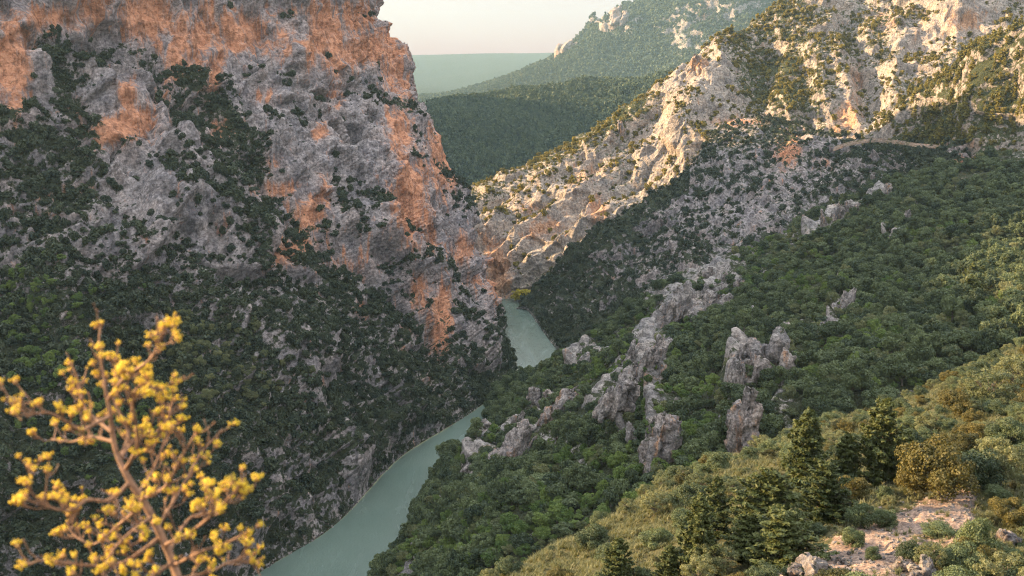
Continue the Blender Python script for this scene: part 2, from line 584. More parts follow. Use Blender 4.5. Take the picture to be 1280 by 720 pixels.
# ---- B2: wooded slope on the right bank
B2 = ctrl([
    [(420, 790, S), (560, 800, 250), (760, 740, 235), (900, 670, 235), (1000, 625, 240), (1130, 580, 270), (1280, 500, 300), (1480, 420, 330), (1900, 330, 380)],
    [(507, 676, S), (620, 640, 315), (760, 595, 300), (870, 555, 290), (1000, 510, 290), (1130, 470, 300), (1280, 400, 330), (1480, 330, 360), (1900, 250, 400)],
    [(538, 604, S), (620, 575, 455), (760, 520, 420), (890, 455, 410), (1030, 410, 410), (1160, 360, 420), (1280, 320, 430), (1480, 270, 440), (1900, 180, 470)],
    [(594, 547, S), (640, 530, 550), (720, 485, 555), (800, 430, 560), (900, 380, 560), (1000, 330, 560), (1120, 280, 560), (1290, 235, 560), (1700, 170, 580)],
    [(610, 517, S), (630, 485, 645), (690, 462, 665), (738, 430, 670), (790, 390, 680), (832, 348, 690), (920, 327, 690), (1000, 286, 690), (1100, 243, 690)],
    [(640, 500, 690), (660, 495, 700), (705, 470, 715), (748, 440, 715), (800, 400, 725), (842, 362, 730), (930, 340, 735), (1010, 300, 735), (1110, 260, 735)]])
# widen the last two rows to the right with their own columns
B2[4, 8] = at(1330, 190, 680); B2[5, 8] = at(1340, 200, 735)
B2[4, 7] = at(1180, 220, 685); B2[5, 7] = at(1190, 232, 735)
B2[4, 6] = at(1060, 262, 690); B2[5, 6] = at(1070, 276, 735)
B2[4, 5] = at(940, 318, 690); B2[5, 5] = at(950, 332, 735)


def disp_B2(P, Nn, veg, och, px, py):
    rockf = sstep(.9, .4, veg)
    d = 5 * fbm(P, 70, 3, 31) + 2.2 * fbm(P, 22, 3, 35)
    d += (.25 + rockf) * (2.6 * facet(P, (16, 16, 22), 37) + 1.2 * facet(P, (6, 6, 8), 38)) + rockf * (3 * fbm(P, 30, 2, 41, ridged=True) + .8 * fbm(P, 4, 3, 43))
    d += spine(px, py) * (5 + 4 * facet(P, (9, 9, 16), 45) + 2.2 * facet(P, (4, 4, 6), 46))
    d += 4 * fbm(P, (60, 30, 60), 2, 47, ridged=True)
    return d * sstep(740, 660, P[:, 1]) ** .5


terrain('wooded_slope', B2, 640, 560, M_FLOOR, disp_B2, lambda px, py, P, n: np.maximum(cellmap(VEG, px, py) ** 1.25 * (1 - .72 * spine(px, py) * sstep(-.35, .35, fbm(P, 16, 3, 48) + .15)), .95 * sstep(WATER + 45, WATER + 15, P[:, 2])), cover_k=.78)

# ---- B3a: the sunlit ridge
B3 = ctrl(list(zip(
    [(500, 368, S), (505, 330, 985), (510, 300, 1020), (515, 285, 1060), (518, 276, 1130), (500, 300, 1300)],
    [(545, 368, S), (548, 330, 965), (550, 290, 1000), (552, 272, 1040), (555, 262, 1110), (545, 290, 1260)],
    [(600, 372, S), (598, 330, 955), (592, 285, 985), (591, 266, 1030), (590, 249, 1090), (590, 280, 1260)],
    [(640, 374, S), (640, 330, 950), (636, 290, 980), (636, 255, 1030), (640, 223, 1095), (640, 255, 1270)],
    [(682, 372, 932), (690, 322, 945), (690, 280, 975), (695, 230, 1030), (702, 189, 1105), (702, 225, 1280)],
    [(740, 330, 935), (745, 290, 950), (746, 250, 985), (755, 195, 1045), (767, 152, 1115), (767, 190, 1290)],
    [(800, 295, 945), (808, 255, 960), (808, 215, 1000), (812, 165, 1060), (818, 122, 1125), (818, 165, 1300)],
    [(850, 258, 955), (850, 205, 985), (850, 165, 1020), (856, 115, 1075), (868, 78, 1145), (868, 125, 1320)],
    [(900, 205, 975), (900, 165, 1000), (902, 130, 1040), (905, 92, 1085), (908, 56, 1175), (908, 105, 1350)],
    [(960, 195, 980), (960, 155, 1000), (960, 110, 1055), (956, 70, 1110), (955, 24, 1205), (955, 75, 1380)],
    [(1030, 195, 955), (1030, 155, 980), (1030, 95, 1055), (1022, 40, 1130), (1012, -20, 1235), (1010, 40, 1420)],
    [(1085, 205, 925), (1092, 155, 960), (1100, 85, 1050), (1100, 20, 1140), (1095, -55, 1255), (1095, 10, 1440)],
    [(1150, 205, 900), (1160, 145, 940), (1170, 60, 1050), (1170, -20, 1140), (1165, -90, 1260), (1165, -20, 1450)],
    [(1280, 205, 880), (1280, 135, 920), (1275, 35, 1040), (1275, -50, 1140), (1280, -125, 1260), (1280, -50, 1450)],
    [(1500, 205, 860), (1500, 120, 900), (1500, 10, 1020), (1500, -80, 1130), (1500, -150, 1260), (1500, -80, 1450)])))


def bedding(P, rot, step, seed):
    """sharp backed ledges of tilted beds"""
    c, s = math.cos(rot), math.sin(rot)
    h = -P[:, 0] * s + P[:, 2] * c + 9 * fbm(P, 80, 3, seed) + 2 * fbm(P, 14, 2, seed + 7)
    f = h / step
    fr = f - np.floor(f)
    return np.where(fr < .75, fr / .75, (1 - fr) / .25) - .5


def disp_B3(P, Nn, veg, och, px, py):
    rockf = 1 - .5 * veg
    d = 12 * fbm(P, 120, 3, 51) + 7 * fbm(P, (70, 70, 110), 3, 55, ridged=True)
    d += rockf * (4.5 * facet(P, (40, 40, 60), 61) + 3.4 * facet(P, (17, 17, 26), 62) + 1.4 * facet(P, (7, 7, 9), 63) + .5 * facet(P, 2.8, 64))
    d += rockf * .7 * fbm(P, 5, 4, 71, .6)
    lower = sstep(930, 760, px)
    d += lower * (8.5 * bedding(P, math.radians(33), 27, 81) + 4.0 * bedding(P, math.radians(33), 10, 83))
    d += (1 - lower) * 6 * fbm(P, (26, 26, 90), 3, 59, ridged=True)
    # gullies and buttresses high on the ridge, and the cliff over the river
    for (x0, y0, x1, y1, w, a) in ((960, 60, 935, 160, 24, -16), (1060, 20, 1085, 130, 16, -14), (1000, 70, 1010, 150, 12, -8),
                                   (905, 70, 850, 160, 16, 13), (1045, 60, 1070, 150, 10, 9), (1125, 45, 1120, 120, 14, 10),
                                   (1160, 10, 1100, 80, 10, -8), (705, 300, 660, 345, 16, -6), (1200, 0, 1190, 70, 18, 8)):
        t = np.clip(((px - x0) * (x1 - x0) + (py - y0) * (y1 - y0)) / ((x1 - x0) ** 2 + (y1 - y0) ** 2), 0, 1)
        q = np.hypot(px - x0 - t * (x1 - x0), py - y0 - t * (y1 - y0))
        d += a * np.exp(-(q / w) ** 2)
    d -= 4 * och
    return d * (.35 + .65 * sstep(1300, 1130, P[:, 1]))


terrain('ridge', B3, 900, 560, M_ROCK_R, disp_B3, lambda px, py, P, n: cellmap(VEG, px, py) ** (1.35 - .35 * sstep(840, 900, px)), cover_k=.75)

# ---- B3b: the shaded rocky spur in front of it
B3b = ctrl(list(zip(
    [(645, 386, S), (648, 384, 898), (650, 382, 905), (650, 384, 930)],
    [(659, 388, S), (657, 380, 895), (656, 372, 908), (652, 378, 950)],
    [(670, 402, S), (678, 372, 890), (694, 338, 905), (690, 350, 965)],
    [(690, 430, S), (712, 372, 855), (740, 301, 905), (738, 315, 970)],
    [(714, 457, S), (755, 365, 830), (782, 275, 905), (780, 290, 975)],
    [(765, 442, 735), (800, 345, 820), (825, 249, 908), (824, 262, 980)],
    [(825, 388, 730), (850, 300, 812), (868, 206, 922), (868, 216, 990)],
    [(925, 365, 725), (912, 268, 828), (900, 168, 955), (902, 172, 1010)],
    [(1000, 330, 725), (980, 245, 820), (950, 152, 962), (955, 160, 1010)],
    [(1100, 285, 720), (1060, 238, 795), (1010, 166, 925), (1020, 172, 980)],
    [(1200, 262, 712), (1130, 222, 752), (1064, 182, 862), (1075, 184, 930)],
    [(1290, 240, 710), (1220, 218, 732), (1130, 187, 792), (1140, 188, 880)],
    [(1480, 215, 705), (1420, 195, 730), (1350, 182, 762), (1360, 180, 840)])))


def disp_B3b(P, Nn, veg, och, px, py):
    rockf = 1 - .5 * veg
    d = 7 * fbm(P, 90, 3, 91) + 5 * fbm(P, (40, 40, 60), 3, 95, ridged=True)
    d += rockf * (5 * facet(P, (26, 26, 30), 97) + 4 * facet(P, (11, 11, 13), 98) + 2.4 * facet(P, (5, 5, 6), 99) + fbm(P, 5, 4, 100, .6))
    d += 5.0 * bedding(P, math.radians(36), 22, 103) + 2.6 * bedding(P, math.radians(36), 8, 104)
    return d * (.3 + .7 * sstep(960, 890, P[:, 1]))


terrain('rocky_spur', B3b, 620, 380, M_ROCK, disp_B3b, lambda px, py, P, n: np.clip(cellmap(VEG, px, py) ** .9 + .45 * np.exp(-((py - 300 + (px - 745) * .8) / 28) ** 2) * (px < 860), 0, 1), cover_k=.85)

# ---- C: pine covered knoll above the road
Cc = ctrl(list(zip(
    [(1072, 190, 860), (1074, 184, 870), (1076, 178, 885), (1085, 188, 940)],
    [(1095, 200, 835), (1090, 184, 855), (1087, 166, 878), (1100, 185, 940)],
    [(1135, 205, 805), (1132, 170, 832), (1130, 130, 860), (1145, 165, 930)],
    [(1185, 210, 770), (1183, 160, 802), (1181, 96, 835), (1200, 150, 920)],
    [(1235, 212, 735), (1232, 150, 770), (1230, 60, 808), (1255, 130, 910)],
    [(1285, 212, 715), (1282, 140, 745), (1280, 30, 785), (1310, 110, 900)],
    [(1400, 212, 700), (1400, 130, 725), (1400, -30, 760), (1430, 60, 970)],
    [(1600, 212, 690), (1600, 120, 710), (1600, -60, 740), (1620, 40, 980)])))


def disp_C(P, Nn, veg, och, px, py):
    d = 5 * fbm(P, 60, 3, 111) + 3 * facet(P, (20, 20, 26), 113) + 1.5 * facet(P, (8, 8, 10), 114)
    d += 9 * np.exp(-((px - 1225) / 16) ** 2 - ((py - 120) / 50) ** 2) - 9 * np.exp(-((px - 1262) / 16) ** 2 - ((py - 120) / 60) ** 2)
    return d


terrain('pine_knoll', Cc, 330, 280, M_ROCK_R, disp_C)

# ---- B1: the near shoulder under the viewpoint
B1 = ctrl([
    [('W', -14, -16, -1.2), ('W', -9, -18, -1), ('W', 0, -22, -.5), ('W', 14, -24, 0), ('W', 40, -26, 2), ('W', 80, -26, 6), ('W', 160, -30, 12)],
    [('W', -10, -2, -1.7), ('W', -5, -2, -1.65), ('W', 1, -2, -1.62), ('W', 9, -2, -1.5), ('W', 24, -1, 0), ('W', 52, 2, 2), ('W', 120, 6, 8)],
    [('W', -9, 1.0, -2.4), ('W', -4, 1.0, -2.2), ('W', 1, 1.0, -2.1), ('W', 10, 4, -3.0), ('W', 26, 12, -5), ('W', 56, 22, -6), ('W', 130, 30, -4)],
    [('W', -12, 12, -22), ('W', -2, 14, -20), ('W', 8, 16, -18), ('W', 20, 22, -20), ('W', 38, 36, -20), ('W', 66, 52, -18), ('W', 150, 70, -12)],
    [(300, 1000, 52), (500, 960, 50), (760, 860, 48), (1000, 820, 48), (1180, 790, 54), (1420, 720, 66), (2000, 560, 96)],
    [(470, 840, 84), (640, 790, 80), (840, 735, 76), (1020, 695, 76), (1180, 660, 84), (1420, 590, 104), (2000, 420, 140)],
    [(530, 775, 104), (680, 720, 105), (850, 655, 110), (1010, 610, 115), (1180, 560, 125), (1420, 480, 150), (2000, 310, 195)],
    [(560, 755, 112), (715, 677, 130), (868, 595, 148), (1005, 541, 165), (1140, 498, 188), (1400, 394, 225), (2000, 250, 280)],
    [(575, 785, 124), (735, 705, 148), (885, 618, 170), (1020, 563, 190), (1160, 520, 215), (1415, 415, 250), (2020, 270, 310)],
    [(580, 850, 160), (740, 770, 185), (900, 680, 205), (1040, 620, 228), (1180, 570, 255), (1430, 470, 280), (2030, 330, 340)]])


def disp_B1(P, Nn, veg, och, px, py):
    far = sstep(3, 40, P[:, 1])
    return far * (1.6 * fbm(P, 26, 3, 121) + .6 * fbm(P, 6, 3, 123) + .45 * facet(P, (4, 4, 5), 125) + .22 * facet(P, (1.6, 1.6, 1.8), 126)) + .04 * fbm(P, .7, 3, 127)


def soil(px, py):
    q = np.zeros(len(px), np.float32)
    for (x0, y0, x1, y1, w) in ((985, 712, 1205, 622, 20), (1020, 722, 1130, 690, 30), (1140, 700, 1205, 640, 18), (960, 735, 1060, 700, 18), (1120, 658, 1205, 622, 15)):
        t = np.clip(((px - x0) * (x1 - x0) + (py - y0) * (y1 - y0)) / ((x1 - x0) ** 2 + (y1 - y0) ** 2), 0, 1)
        q = np.maximum(q, np.exp(-(np.hypot(px - x0 - t * (x1 - x0), py - y0 - t * (y1 - y0)) / w) ** 2))
    return q


terrain('hillside', B1, 520, 460, M_NEAR, disp_B1, lambda px, py, P, n: np.clip(.95 - 1.0 * soil(px, py), 0, 1), clampwater=False)

# ---- far country
D_ = ctrl(list(zip(
    [(380, 150, 1900), (390, 140, 2050), (400, 134, 2250), (405, 130, 2500), (405, 140, 2900)],
    [(500, 150, 1900), (505, 138, 2050), (510, 128, 2250), (515, 123, 2500), (515, 135, 2900)],
    [(560, 150, 1900), (560, 138, 2050), (562, 128, 2250), (564, 118, 2500), (564, 130, 2900)],
    [(620, 150, 1900), (620, 135, 2050), (620, 118, 2250), (622, 101, 2500), (622, 118, 2900)],
    [(680, 150, 1900), (680, 128, 2050), (682, 102, 2250), (684, 76, 2480), (684, 95, 2900)],
    [(730, 150, 1900), (730, 122, 2050), (732, 82, 2250), (734, 42, 2480), (734, 65, 2900)],
    [(790, 150, 1900), (792, 110, 2060), (795, 62, 2250), (798, 2, 2480), (800, 20, 2900)],
    [(860, 150, 1900), (862, 92, 2060), (865, 40, 2220), (868, -24, 2400), (870, -10, 2900)],
    [(940, 150, 1900), (942, 80, 2060), (945, 25, 2200), (950, -48, 2350), (950, -40, 2900)],
    [(1060, 150, 1900), (1062, 70, 2060), (1065, 10, 2200), (1070, -50, 2350), (1070, -40, 2900)],
    [(1300, 150, 1900), (1300, 60, 2060), (1300, 20, 2200), (1300, -30, 2350), (1300, -20, 2900)])), 1.9)


def disp_D(P, Nn, veg, och, px, py):
    rockf = sstep(.75, .4, veg)
    d = 36 * fbm(P, 450, 3, 131) + 20 * fbm(P, (170, 170, 220), 3, 133, ridged=True) + (1 - rockf) * 3 * fbm(P, 40, 2, 134)
    d += rockf * (22 * facet(P, (100, 100, 150), 135) + 10 * facet(P, (40, 40, 55), 136) + 5 * facet(P, (17, 17, 22), 137) + 14 * fbm(P, (55, 55, 280), 3, 139, ridged=True))
    top = np.exp(-((py - (122 - 46 * sstep(560, 690, px) - 80 * sstep(690, 800, px))) / 22) ** 2)
    return d * (1 - .75 * top * sstep(760, 680, px))


terrain('far_mountain', D_, 620, 330, M_FAR, disp_D, lambda px, py, P, n: np.maximum(cellmap(VEG, px, py), .85 - .75 * np.maximum(np.exp(-((px - 905) / 80) ** 2 - ((py - 38) / 34) ** 2), np.exp(-((px - 768) / 34) ** 2 - ((py - 28) / 20) ** 2))))

E_ = ctrl(list(zip(
    [(360, 300, 1380), (360, 250, 1440), (370, 190, 1540), (380, 145, 1680), (380, 160, 1900)],
    [(520, 275, 1380), (520, 235, 1440), (525, 180, 1540), (530, 137, 1680), (530, 148, 1900)],
    [(590, 275, 1380), (590, 230, 1440), (592, 175, 1540), (594, 126, 1700), (594, 140, 1900)],
    [(650, 270, 1380), (650, 220, 1450), (652, 165, 1560), (654, 116, 1710), (654, 130, 1900)],
    [(720, 260, 1390), (720, 205, 1460), (722, 150, 1580), (724, 106, 1730), (724, 122, 1920)],
    [(790, 250, 1400), (790, 190, 1480), (792, 140, 1600), (794, 102, 1750), (794, 118, 1930)],
    [(870, 240, 1420), (870, 175, 1500), (872, 125, 1630), (874, 96, 1760), (874, 114, 1940)],
    [(980, 230, 1440), (980, 165, 1520), (982, 115, 1650), (984, 88, 1770), (984, 110, 1950)])), 1.3)


def disp_E(P, Nn, veg, och, px, py):
    return 16 * fbm(P, 200, 3, 141) + 5 * fbm(P, 60, 3, 143) + 9 * fbm(P, (90, 90, 500), 2, 145, ridged=True)


terrain('wooded_hill', E_, 420, 220, M_FAR, disp_E, lambda px, py, P, n: np.full(len(px), .95, np.float32), clampwater=False)

F_ = ctrl([[(x, 132, 3000) for x in (200, 420, 520, 600, 700, 820, 1000, 1300)],
           [(x, 118, 3700) for x in (200, 420, 520, 600, 700, 820, 1000, 1300)],
           [(x, 96 + o, 4700) for x, o in zip((200, 420, 520, 600, 700, 820, 1000, 1300), (2, 0, 3, 4, 0, -2, 0, 0))],
           [(200, 74, 6200), (420, 70, 6200), (520, 70.5, 6200), (600, 68.5, 6200), (700, 67, 6200), (820, 66, 6200), (1000, 66, 6200), (1300, 66, 6200)],
           [(x, 69.5, 6550) for x in (200, 420, 520, 600, 700, 820, 1000, 1300)]], 1.6)
terrain('far_plateau', F_, 500, 90, M_FAR,
        lambda P, n, v, o, px, py: 45 * fbm(P, (700, 900, 700), 4, 151) * sstep(9700, 8000, P[:, 1]) + 9 * fbm(P, 260, 3, 153),
        lambda px, py, P, n: np.full(len(px), .9, np.float32), clampwater=False)

# ---- added shoulder, unseen behind the left mountain, to shade the wooded hill
G_ = ctrl([[('W', x, y, -228) for x, y in ((-330, 1120), (-300, 1350), (-300, 1600), (-300, 1900), (-330, 2200), (-380, 2450))],
           [('W', x, y, z) for x, y, z in ((-420, 1130, -120), (-400, 1350, -40), (-400, 1600, 20), (-410, 1900, 20), (-430, 2200, -20), (-460, 2450, -100))],
           [('W', x, y, z) for x, y, z in ((-560, 1140, -20), (-540, 1350, 110), (-540, 1600, 175), (-560, 1900, 185), (-570, 2200, 130), (-600, 2450, 0))],
           [('W', x, y, z) for x, y, z in ((-760, 1150, -60), (-740, 1350, 100), (-740, 1600, 150), (-760, 1900, 150), (-780, 2200, 100), (-800, 2450, -60))],
           [('W', x, y, -228) for x, y in ((-1000, 1160), (-1000, 1350), (-1000, 1600), (-1000, 1900), (-1000, 2200), (-1000, 2450))]])
terrain('shoulder', G_, 160, 120, M_FAR, lambda P, n, v, o, px, py: 14 * fbm(P, 160, 3, 161) + 8 * facet(P, (50, 50, 60), 163), lambda px, py, P, n: np.full(len(px), .7, np.float32))

# ---- dirt track under the pine knoll
tk = np.array([at(*q) for q in ((1040, 189, 872), (1066, 180, 858), (1100, 177, 832), (1132, 181, 798), (1182, 186, 782), (1232, 186, 772), (1290, 184, 764), (1360, 180, 756))])
tk = _cr(tk[:, None, :], 120, np.ones(7))[:, 0, :]
tk[:, 2] += 1.2 + .5 * fbm(tk, 9, 2, 171)
off = np.array([[0, -2.6, -1.6], [0, -1.8, 0], [0, 2.0, .1], [0, 3.2, 1.2]])
V_ = (tk[:, None, :] + off[None]).transpose(1, 0, 2).reshape(-1, 3)
tm = new_mesh('dirt_track', V_, grid_faces(4, 120), (M_ROAD,))
attr(tm, 'cover', .35 + .55 * fbm(V_, 9, 2, 172)); attr(tm, 'ochre', np.full(len(V_), .25))
tag(link('dirt_track', tm), kind='structure')

# ---- ground sheet to the horizon and the river
gm = new_mesh('ground', [(-6900, -2900, -231), (6900, -2900, -231), (6900, 10800, -231), (-6900, 10800, -231)], [(0, 1, 2, 3)], (M_FAR,))
attr(gm, 'cover', [.8] * 4); attr(gm, 'ochre', [0] * 4)
tag(link('ground', gm), kind='structure')

m, nt, out = mat('river_water')
b = N(nt)
pos = b.n('ShaderNodeNewGeometry').outputs['Position']
p = b.n('ShaderNodeBsdfPrincipled')
p.inputs['IOR'].default_value = 1.33
wind = b.ramp(b.noise(b.vscale(pos, (.07, .016, .05), (0, 0, .15)), 1.0, 4, .6, .6), [(.28, (.05, .05, .05)), (.75, (.40, .40, .40))])
b.l(wind, p.inputs['Roughness'])
b.l(b.ramp(b.noise(pos, .02, 3, .5), [(.3, (.074, .106, .089)), (.7, (.094, .128, .107))]), p.inputs['Base Color'])
h = b.math('ADD', b.math('MULTIPLY', b.noise(b.vscale(pos, (1, .55, 1)), .9, 4, .6), 1.0), b.math('MULTIPLY', b.noise(pos, .12, 3, .5), 1.2))
bp = b.n('ShaderNodeBump', i_Strength=.6)
bp.inputs['Distance'].default_value = .25
b.l(h, bp.inputs['Height']); b.l(bp.outputs[0], p.inputs['Normal'])
b.l(p.outputs[0], out.inputs[0])
wm = new_mesh('river', [(-260, 200, WATER), (90, 200, WATER), (90, 1010, WATER), (-260, 1010, WATER)], [(0, 1, 2, 3)], (m,))
tag(link('river', wm), kind='structure')
# ------------------------------------------------------------------ plants: prototype meshes
LEAF = {
    'dark': leaf_material('evergreen_leaves', (.014, .024, .016, 1), (.050, .062, .032, 1), .15),
    'oak': leaf_material('oak_leaves', (.018, .032, .017, 1), (.105, .132, .058, 1), .2),
    'fresh': leaf_material('fresh_leaves', (.048, .088, .024, 1), (.15, .20, .055, 1), .3),
    'pale': leaf_material('pale_leaves', (.06, .078, .036, 1), (.165, .17, .082, 1), .3),
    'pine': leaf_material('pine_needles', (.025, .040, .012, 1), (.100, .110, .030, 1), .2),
    'knoll': leaf_material('sunlit_tint_needles', (.075, .078, .020, 1), (.24, .20, .045, 1), .25),  # lighter copy of the pine needles, low sunlight put into the colour
    'gold': leaf_material('golden_leaves', (.024, .032, .013, 1), (.12, .098, .024, 1), .25),
    'grass': leaf_material('dry_grass', (.070, .080, .036, 1), (.165, .162, .085, 1), .3),
    'farwood': leaf_material('far_wood', (.030, .052, .034, 1), (.100, .125, .062, 1), .15),
    'ridge': leaf_material('sunlit_tint_leaves', (.055, .056, .014, 1), (.22, .175, .036, 1), .3),  # shrub leaves lightened to gold, sunlight painted into the colour
    'sunny': leaf_material('riverside_leaves', (.26, .22, .02, 1), (.42, .36, .05, 1), .4),
}
BARK = bark_material('bark', (.05, .04, .032, 1), (.15, .12, .10, 1))
BARK_PINE = bark_material('pine_bark', (.07, .045, .03, 1), (.19, .125, .085, 1))


def leaf_quads(cent, size, nrm=None, aspect=1.6, jitter=1.0, r=rng):
    """diamond leaves at centres; returns V (N*4,3) and F"""
    n = len(cent)
    a = r.normal(size=(n, 3))
    a /= np.linalg.norm(a, axis=1, keepdims=True)
    if nrm is None:
        nn = r.normal(size=(n, 3))
    else:
        nn = nrm + jitter * r.normal(size=(n, 3))
    u = np.cross(nn, a)
    u /= np.maximum(np.linalg.norm(u, axis=1, keepdims=True), 1e-6)
    v = np.cross(nn, u)
    v /= np.maximum(np.linalg.norm(v, axis=1, keepdims=True), 1e-6)
    s = (np.asarray(size) * (.6 + .8 * r.random(n)))[:, None]
    V = np.stack([cent - u * s * aspect * .5, cent - v * s * .5, cent + u * s * aspect * .5, cent + v * s * .5], 1)
    return V.reshape(-1, 3), np.arange(n * 4).reshape(n, 4)


def tube(pts, rads, k=5):
    """tapered tube through points"""
    pts = np.asarray(pts, float)
    n = len(pts)
    V = []
    for i in range(n):
        t = pts[min(i + 1, n - 1)] - pts[max(i - 1, 0)]
        t /= max(np.linalg.norm(t), 1e-9)
        ref = np.array([0, 0, 1.]) if abs(t[2]) < .9 else np.array([1., 0, 0])
        u = np.cross(t, ref); u /= np.linalg.norm(u)
        v = np.cross(t, u)
        for j in range(k):
            an = 2 * math.pi * j / k
            V.append(pts[i] + rads[i] * (math.cos(an) * u + math.sin(an) * v))
    Fc = [(i * k + j, i * k + (j + 1) % k, (i + 1) * k + (j + 1) % k, (i + 1) * k + j) for i in range(n - 1) for j in range(k)]
    return np.array(V), np.array(Fc)


class Bag:
    def __init__(s):
        s.V, s.F, s.T, s.M, s.n = [], [], [], [], 0

    def add(s, V, Fc, tint=.5, mi=0):
        V, Fc = np.asarray(V, float), np.asarray(Fc)
        s.V.append(V); s.F.append(Fc + s.n); s.n += len(V)
        s.T.append(np.full(len(V), tint, np.float32) if np.isscalar(tint) else np.asarray(tint, np.float32))
        s.M.append(np.full(len(Fc), mi))
        return s

    def mesh(s, name, mats, smooth=False):
        me = new_mesh(name, np.concatenate(s.V), np.concatenate(s.F), mats, np.concatenate(s.M), smooth)
        attr(me, 'tint', np.concatenate(s.T))
        return me


def crown_bag(seed, nclump, nleaf, leaf, rx=1.0, rz=.85, cz=.95, spread=.62, crad=(.28, .5), flat=1.0, aspect=1.5):
    """leaf clumps scattered through a rounded, uneven crown (unit radius)"""
    r = np.random.default_rng(seed)
    bag = Bag()
    cl = []
    for i in range(nclump):
        d = r.normal(size=3); d /= np.linalg.norm(d)
        k = spread * (.35 + .65 * r.random() ** .5)
        c = np.array([d[0] * k * rx, d[1] * k * rx, cz + d[2] * k * rz])
        c[2] = max(c[2], .25)
        cl.append((c, r.uniform(*crad)))
    w = np.array([q[1] ** 2 for q in cl]); w /= w.sum()
    for (c, cr), ww in zip(cl, w):
        n = max(3, int(nleaf * ww))
        d = r.normal(size=(n, 3)); d /= np.linalg.norm(d, axis=1, keepdims=True)
        d[:, 2] = np.where(r.random(n) < .55, np.abs(d[:, 2]), d[:, 2])
        rad = cr * (.72 + .42 * r.random(n))
        P = c + d * rad[:, None] * np.array([1, 1, .8 * flat])
        V, Fc = leaf_quads(P, leaf, d, aspect, .55, r)
        ct = r.random()
        t = np.repeat(np.clip(.55 * ct + .45 * r.random(n), 0, 1), 4)
        bag.add(V, Fc, t)
    return bag, cl


def trunk_bag(seed, cl, h=.9, r0=.075, lean=.1, nl=6):
    r = np.random.default_rng(seed)
    bag = Bag()
    top = np.array([r.uniform(-lean, lean), r.uniform(-lean, lean), h])
    ms = [np.array([0, 0, -.25]), np.array([0, 0, .05]), top * .5 + r.normal(size=3) * .03, top]
    bag.add(*tube(ms, [r0 * 1.25, r0, r0 * .75, r0 * .4], 7))
    for i in range(min(nl, len(cl))):
        c = cl[i][0]
        a = top * r.uniform(.35, .95)
        m_ = (a + c) / 2 + np.array([0, 0, -.06])
        bag.add(*tube([a, m_, c], [r0 * .45, r0 * .3, r0 * .1], 5))
    return bag


def pine_bags(seed, whorls, tufts, nq, leaf, wide=.26, bare=.12, round_top=.0):
    """pine of unit height: flat tiers of needle tufts on whorled branches"""
    r = np.random.default_rng(seed)
    crown, wood = Bag(), Bag()
    tr = [(0, 0, -.04)] + [(.008 * math.sin(3.1 * z + seed), .008 * math.cos(2.3 * z + seed), z) for z in np.linspace(0, .985, 7)]
    wood.add(*tube(tr, [.021, .019, .017, .0145, .012, .009, .006, .002], 7))
    for wi in range(whorls):
        z = bare + (1 - bare) * max(0.0, (wi + r.uniform(-.25, .25)) / whorls) ** .92
        z = min(max(z, .06), .985)
        q = (z - bare) / (1 - bare)
        prof = (1 - q) ** .74 * (.72 + .28 * min(1, q * 5)) + .03
        nb = 3 if q > .9 else r.integers(5, 8)
        a0 = r.uniform(0, 6.28)
        for k in range(nb):
            if r.random() < .12: continue
            an = a0 + 6.283 * k / nb + r.uniform(-.3, .3)
            L = wide * prof * r.uniform(.45, 1.25) * (1 + .18 * math.sin(an * 2 + seed))
            dz = (.22 + .5 * q) * L
            d = np.array([math.cos(an), math.sin(an), 0])
            p0 = np.array([0, 0, z])
            p1 = p0 + d * L * .5 + np.array([0, 0, dz * .25])
            p2 = p0 + d * L + np.array([0, 0, dz * r.uniform(.4, 1.1)])
            wood.add(*tube([p0, p1, p2], [.0055, .0035, .0012], 4))
            nt_ = max(2, int(tufts * (.4 + .6 * L / wide)))
            t = r.uniform(.28, 1.04, nt_)
            ax = np.where(t[:, None] < .5, p0 + (p1 - p0) * (t[:, None] * 2), p1 + (p2 - p1) * (t[:, None] * 2 - 1))
            side = np.array([-d[1], d[0], 0])
            wdt = L * .34 * (1.15 - t) * 1.3
            ax = ax + side * (r.uniform(-1, 1, nt_) * wdt)[:, None] + np.array([0, 0, 1]) * r.uniform(-.004, .014, nt_)[:, None]
            C = np.repeat(ax, nq, axis=0)
            n = len(C)
            up = np.tile(np.array([0, 0, 1.0]), (n, 1)) + d * .3
            C = C + r.normal(size=(n, 3)) * np.array([leaf, leaf, leaf * .4]) * .5
            V, Fc = leaf_quads(C, leaf, up, 2.3, .55, r)
            bt = r.random()
            crown.add(V, Fc, np.repeat(np.clip(.3 * bt + .4 * q + .4 * r.random(n) - .05, 0, 1), 4))
    # leader
    C = np.stack([r.normal(size=40) * .006, r.normal(size=40) * .006, r.uniform(.93, 1.02, 40)], 1)
    V, Fc = leaf_quads(C, leaf * .8, None, 2.2, 1, r)
    crown.add(V, Fc, .8)
    return crown, wood


def joined(name, crown, wood, leafm, barkm):
    bag = Bag()
    bag.V, bag.F, bag.T, bag.M, bag.n = list(crown.V), list(crown.F), list(crown.T), list(crown.M), crown.n
    for V, Fc in zip(wood.V, [f for f in wood.F]):
        pass
    Vw, Fw = np.concatenate(wood.V), np.concatenate(wood.F)
    bag.add(Vw, Fw, .5, 1)
    return bag.mesh(name, (leafm, barkm))


PROTO = {}        # kind -> list of dict(one=joined mesh, crown=mesh, trunk=mesh)


def add_proto(kind, crown, wood, leafm, barkm, cname='crown', tname='trunk'):
    PROTO.setdefault(kind, []).append(dict(one=joined(kind, crown, wood, leafm, barkm),
                                           crown=crown.mesh(kind + '_' + cname, (leafm,)),
                                           trunk=wood.mesh(kind + '_' + tname, (barkm,), True)))


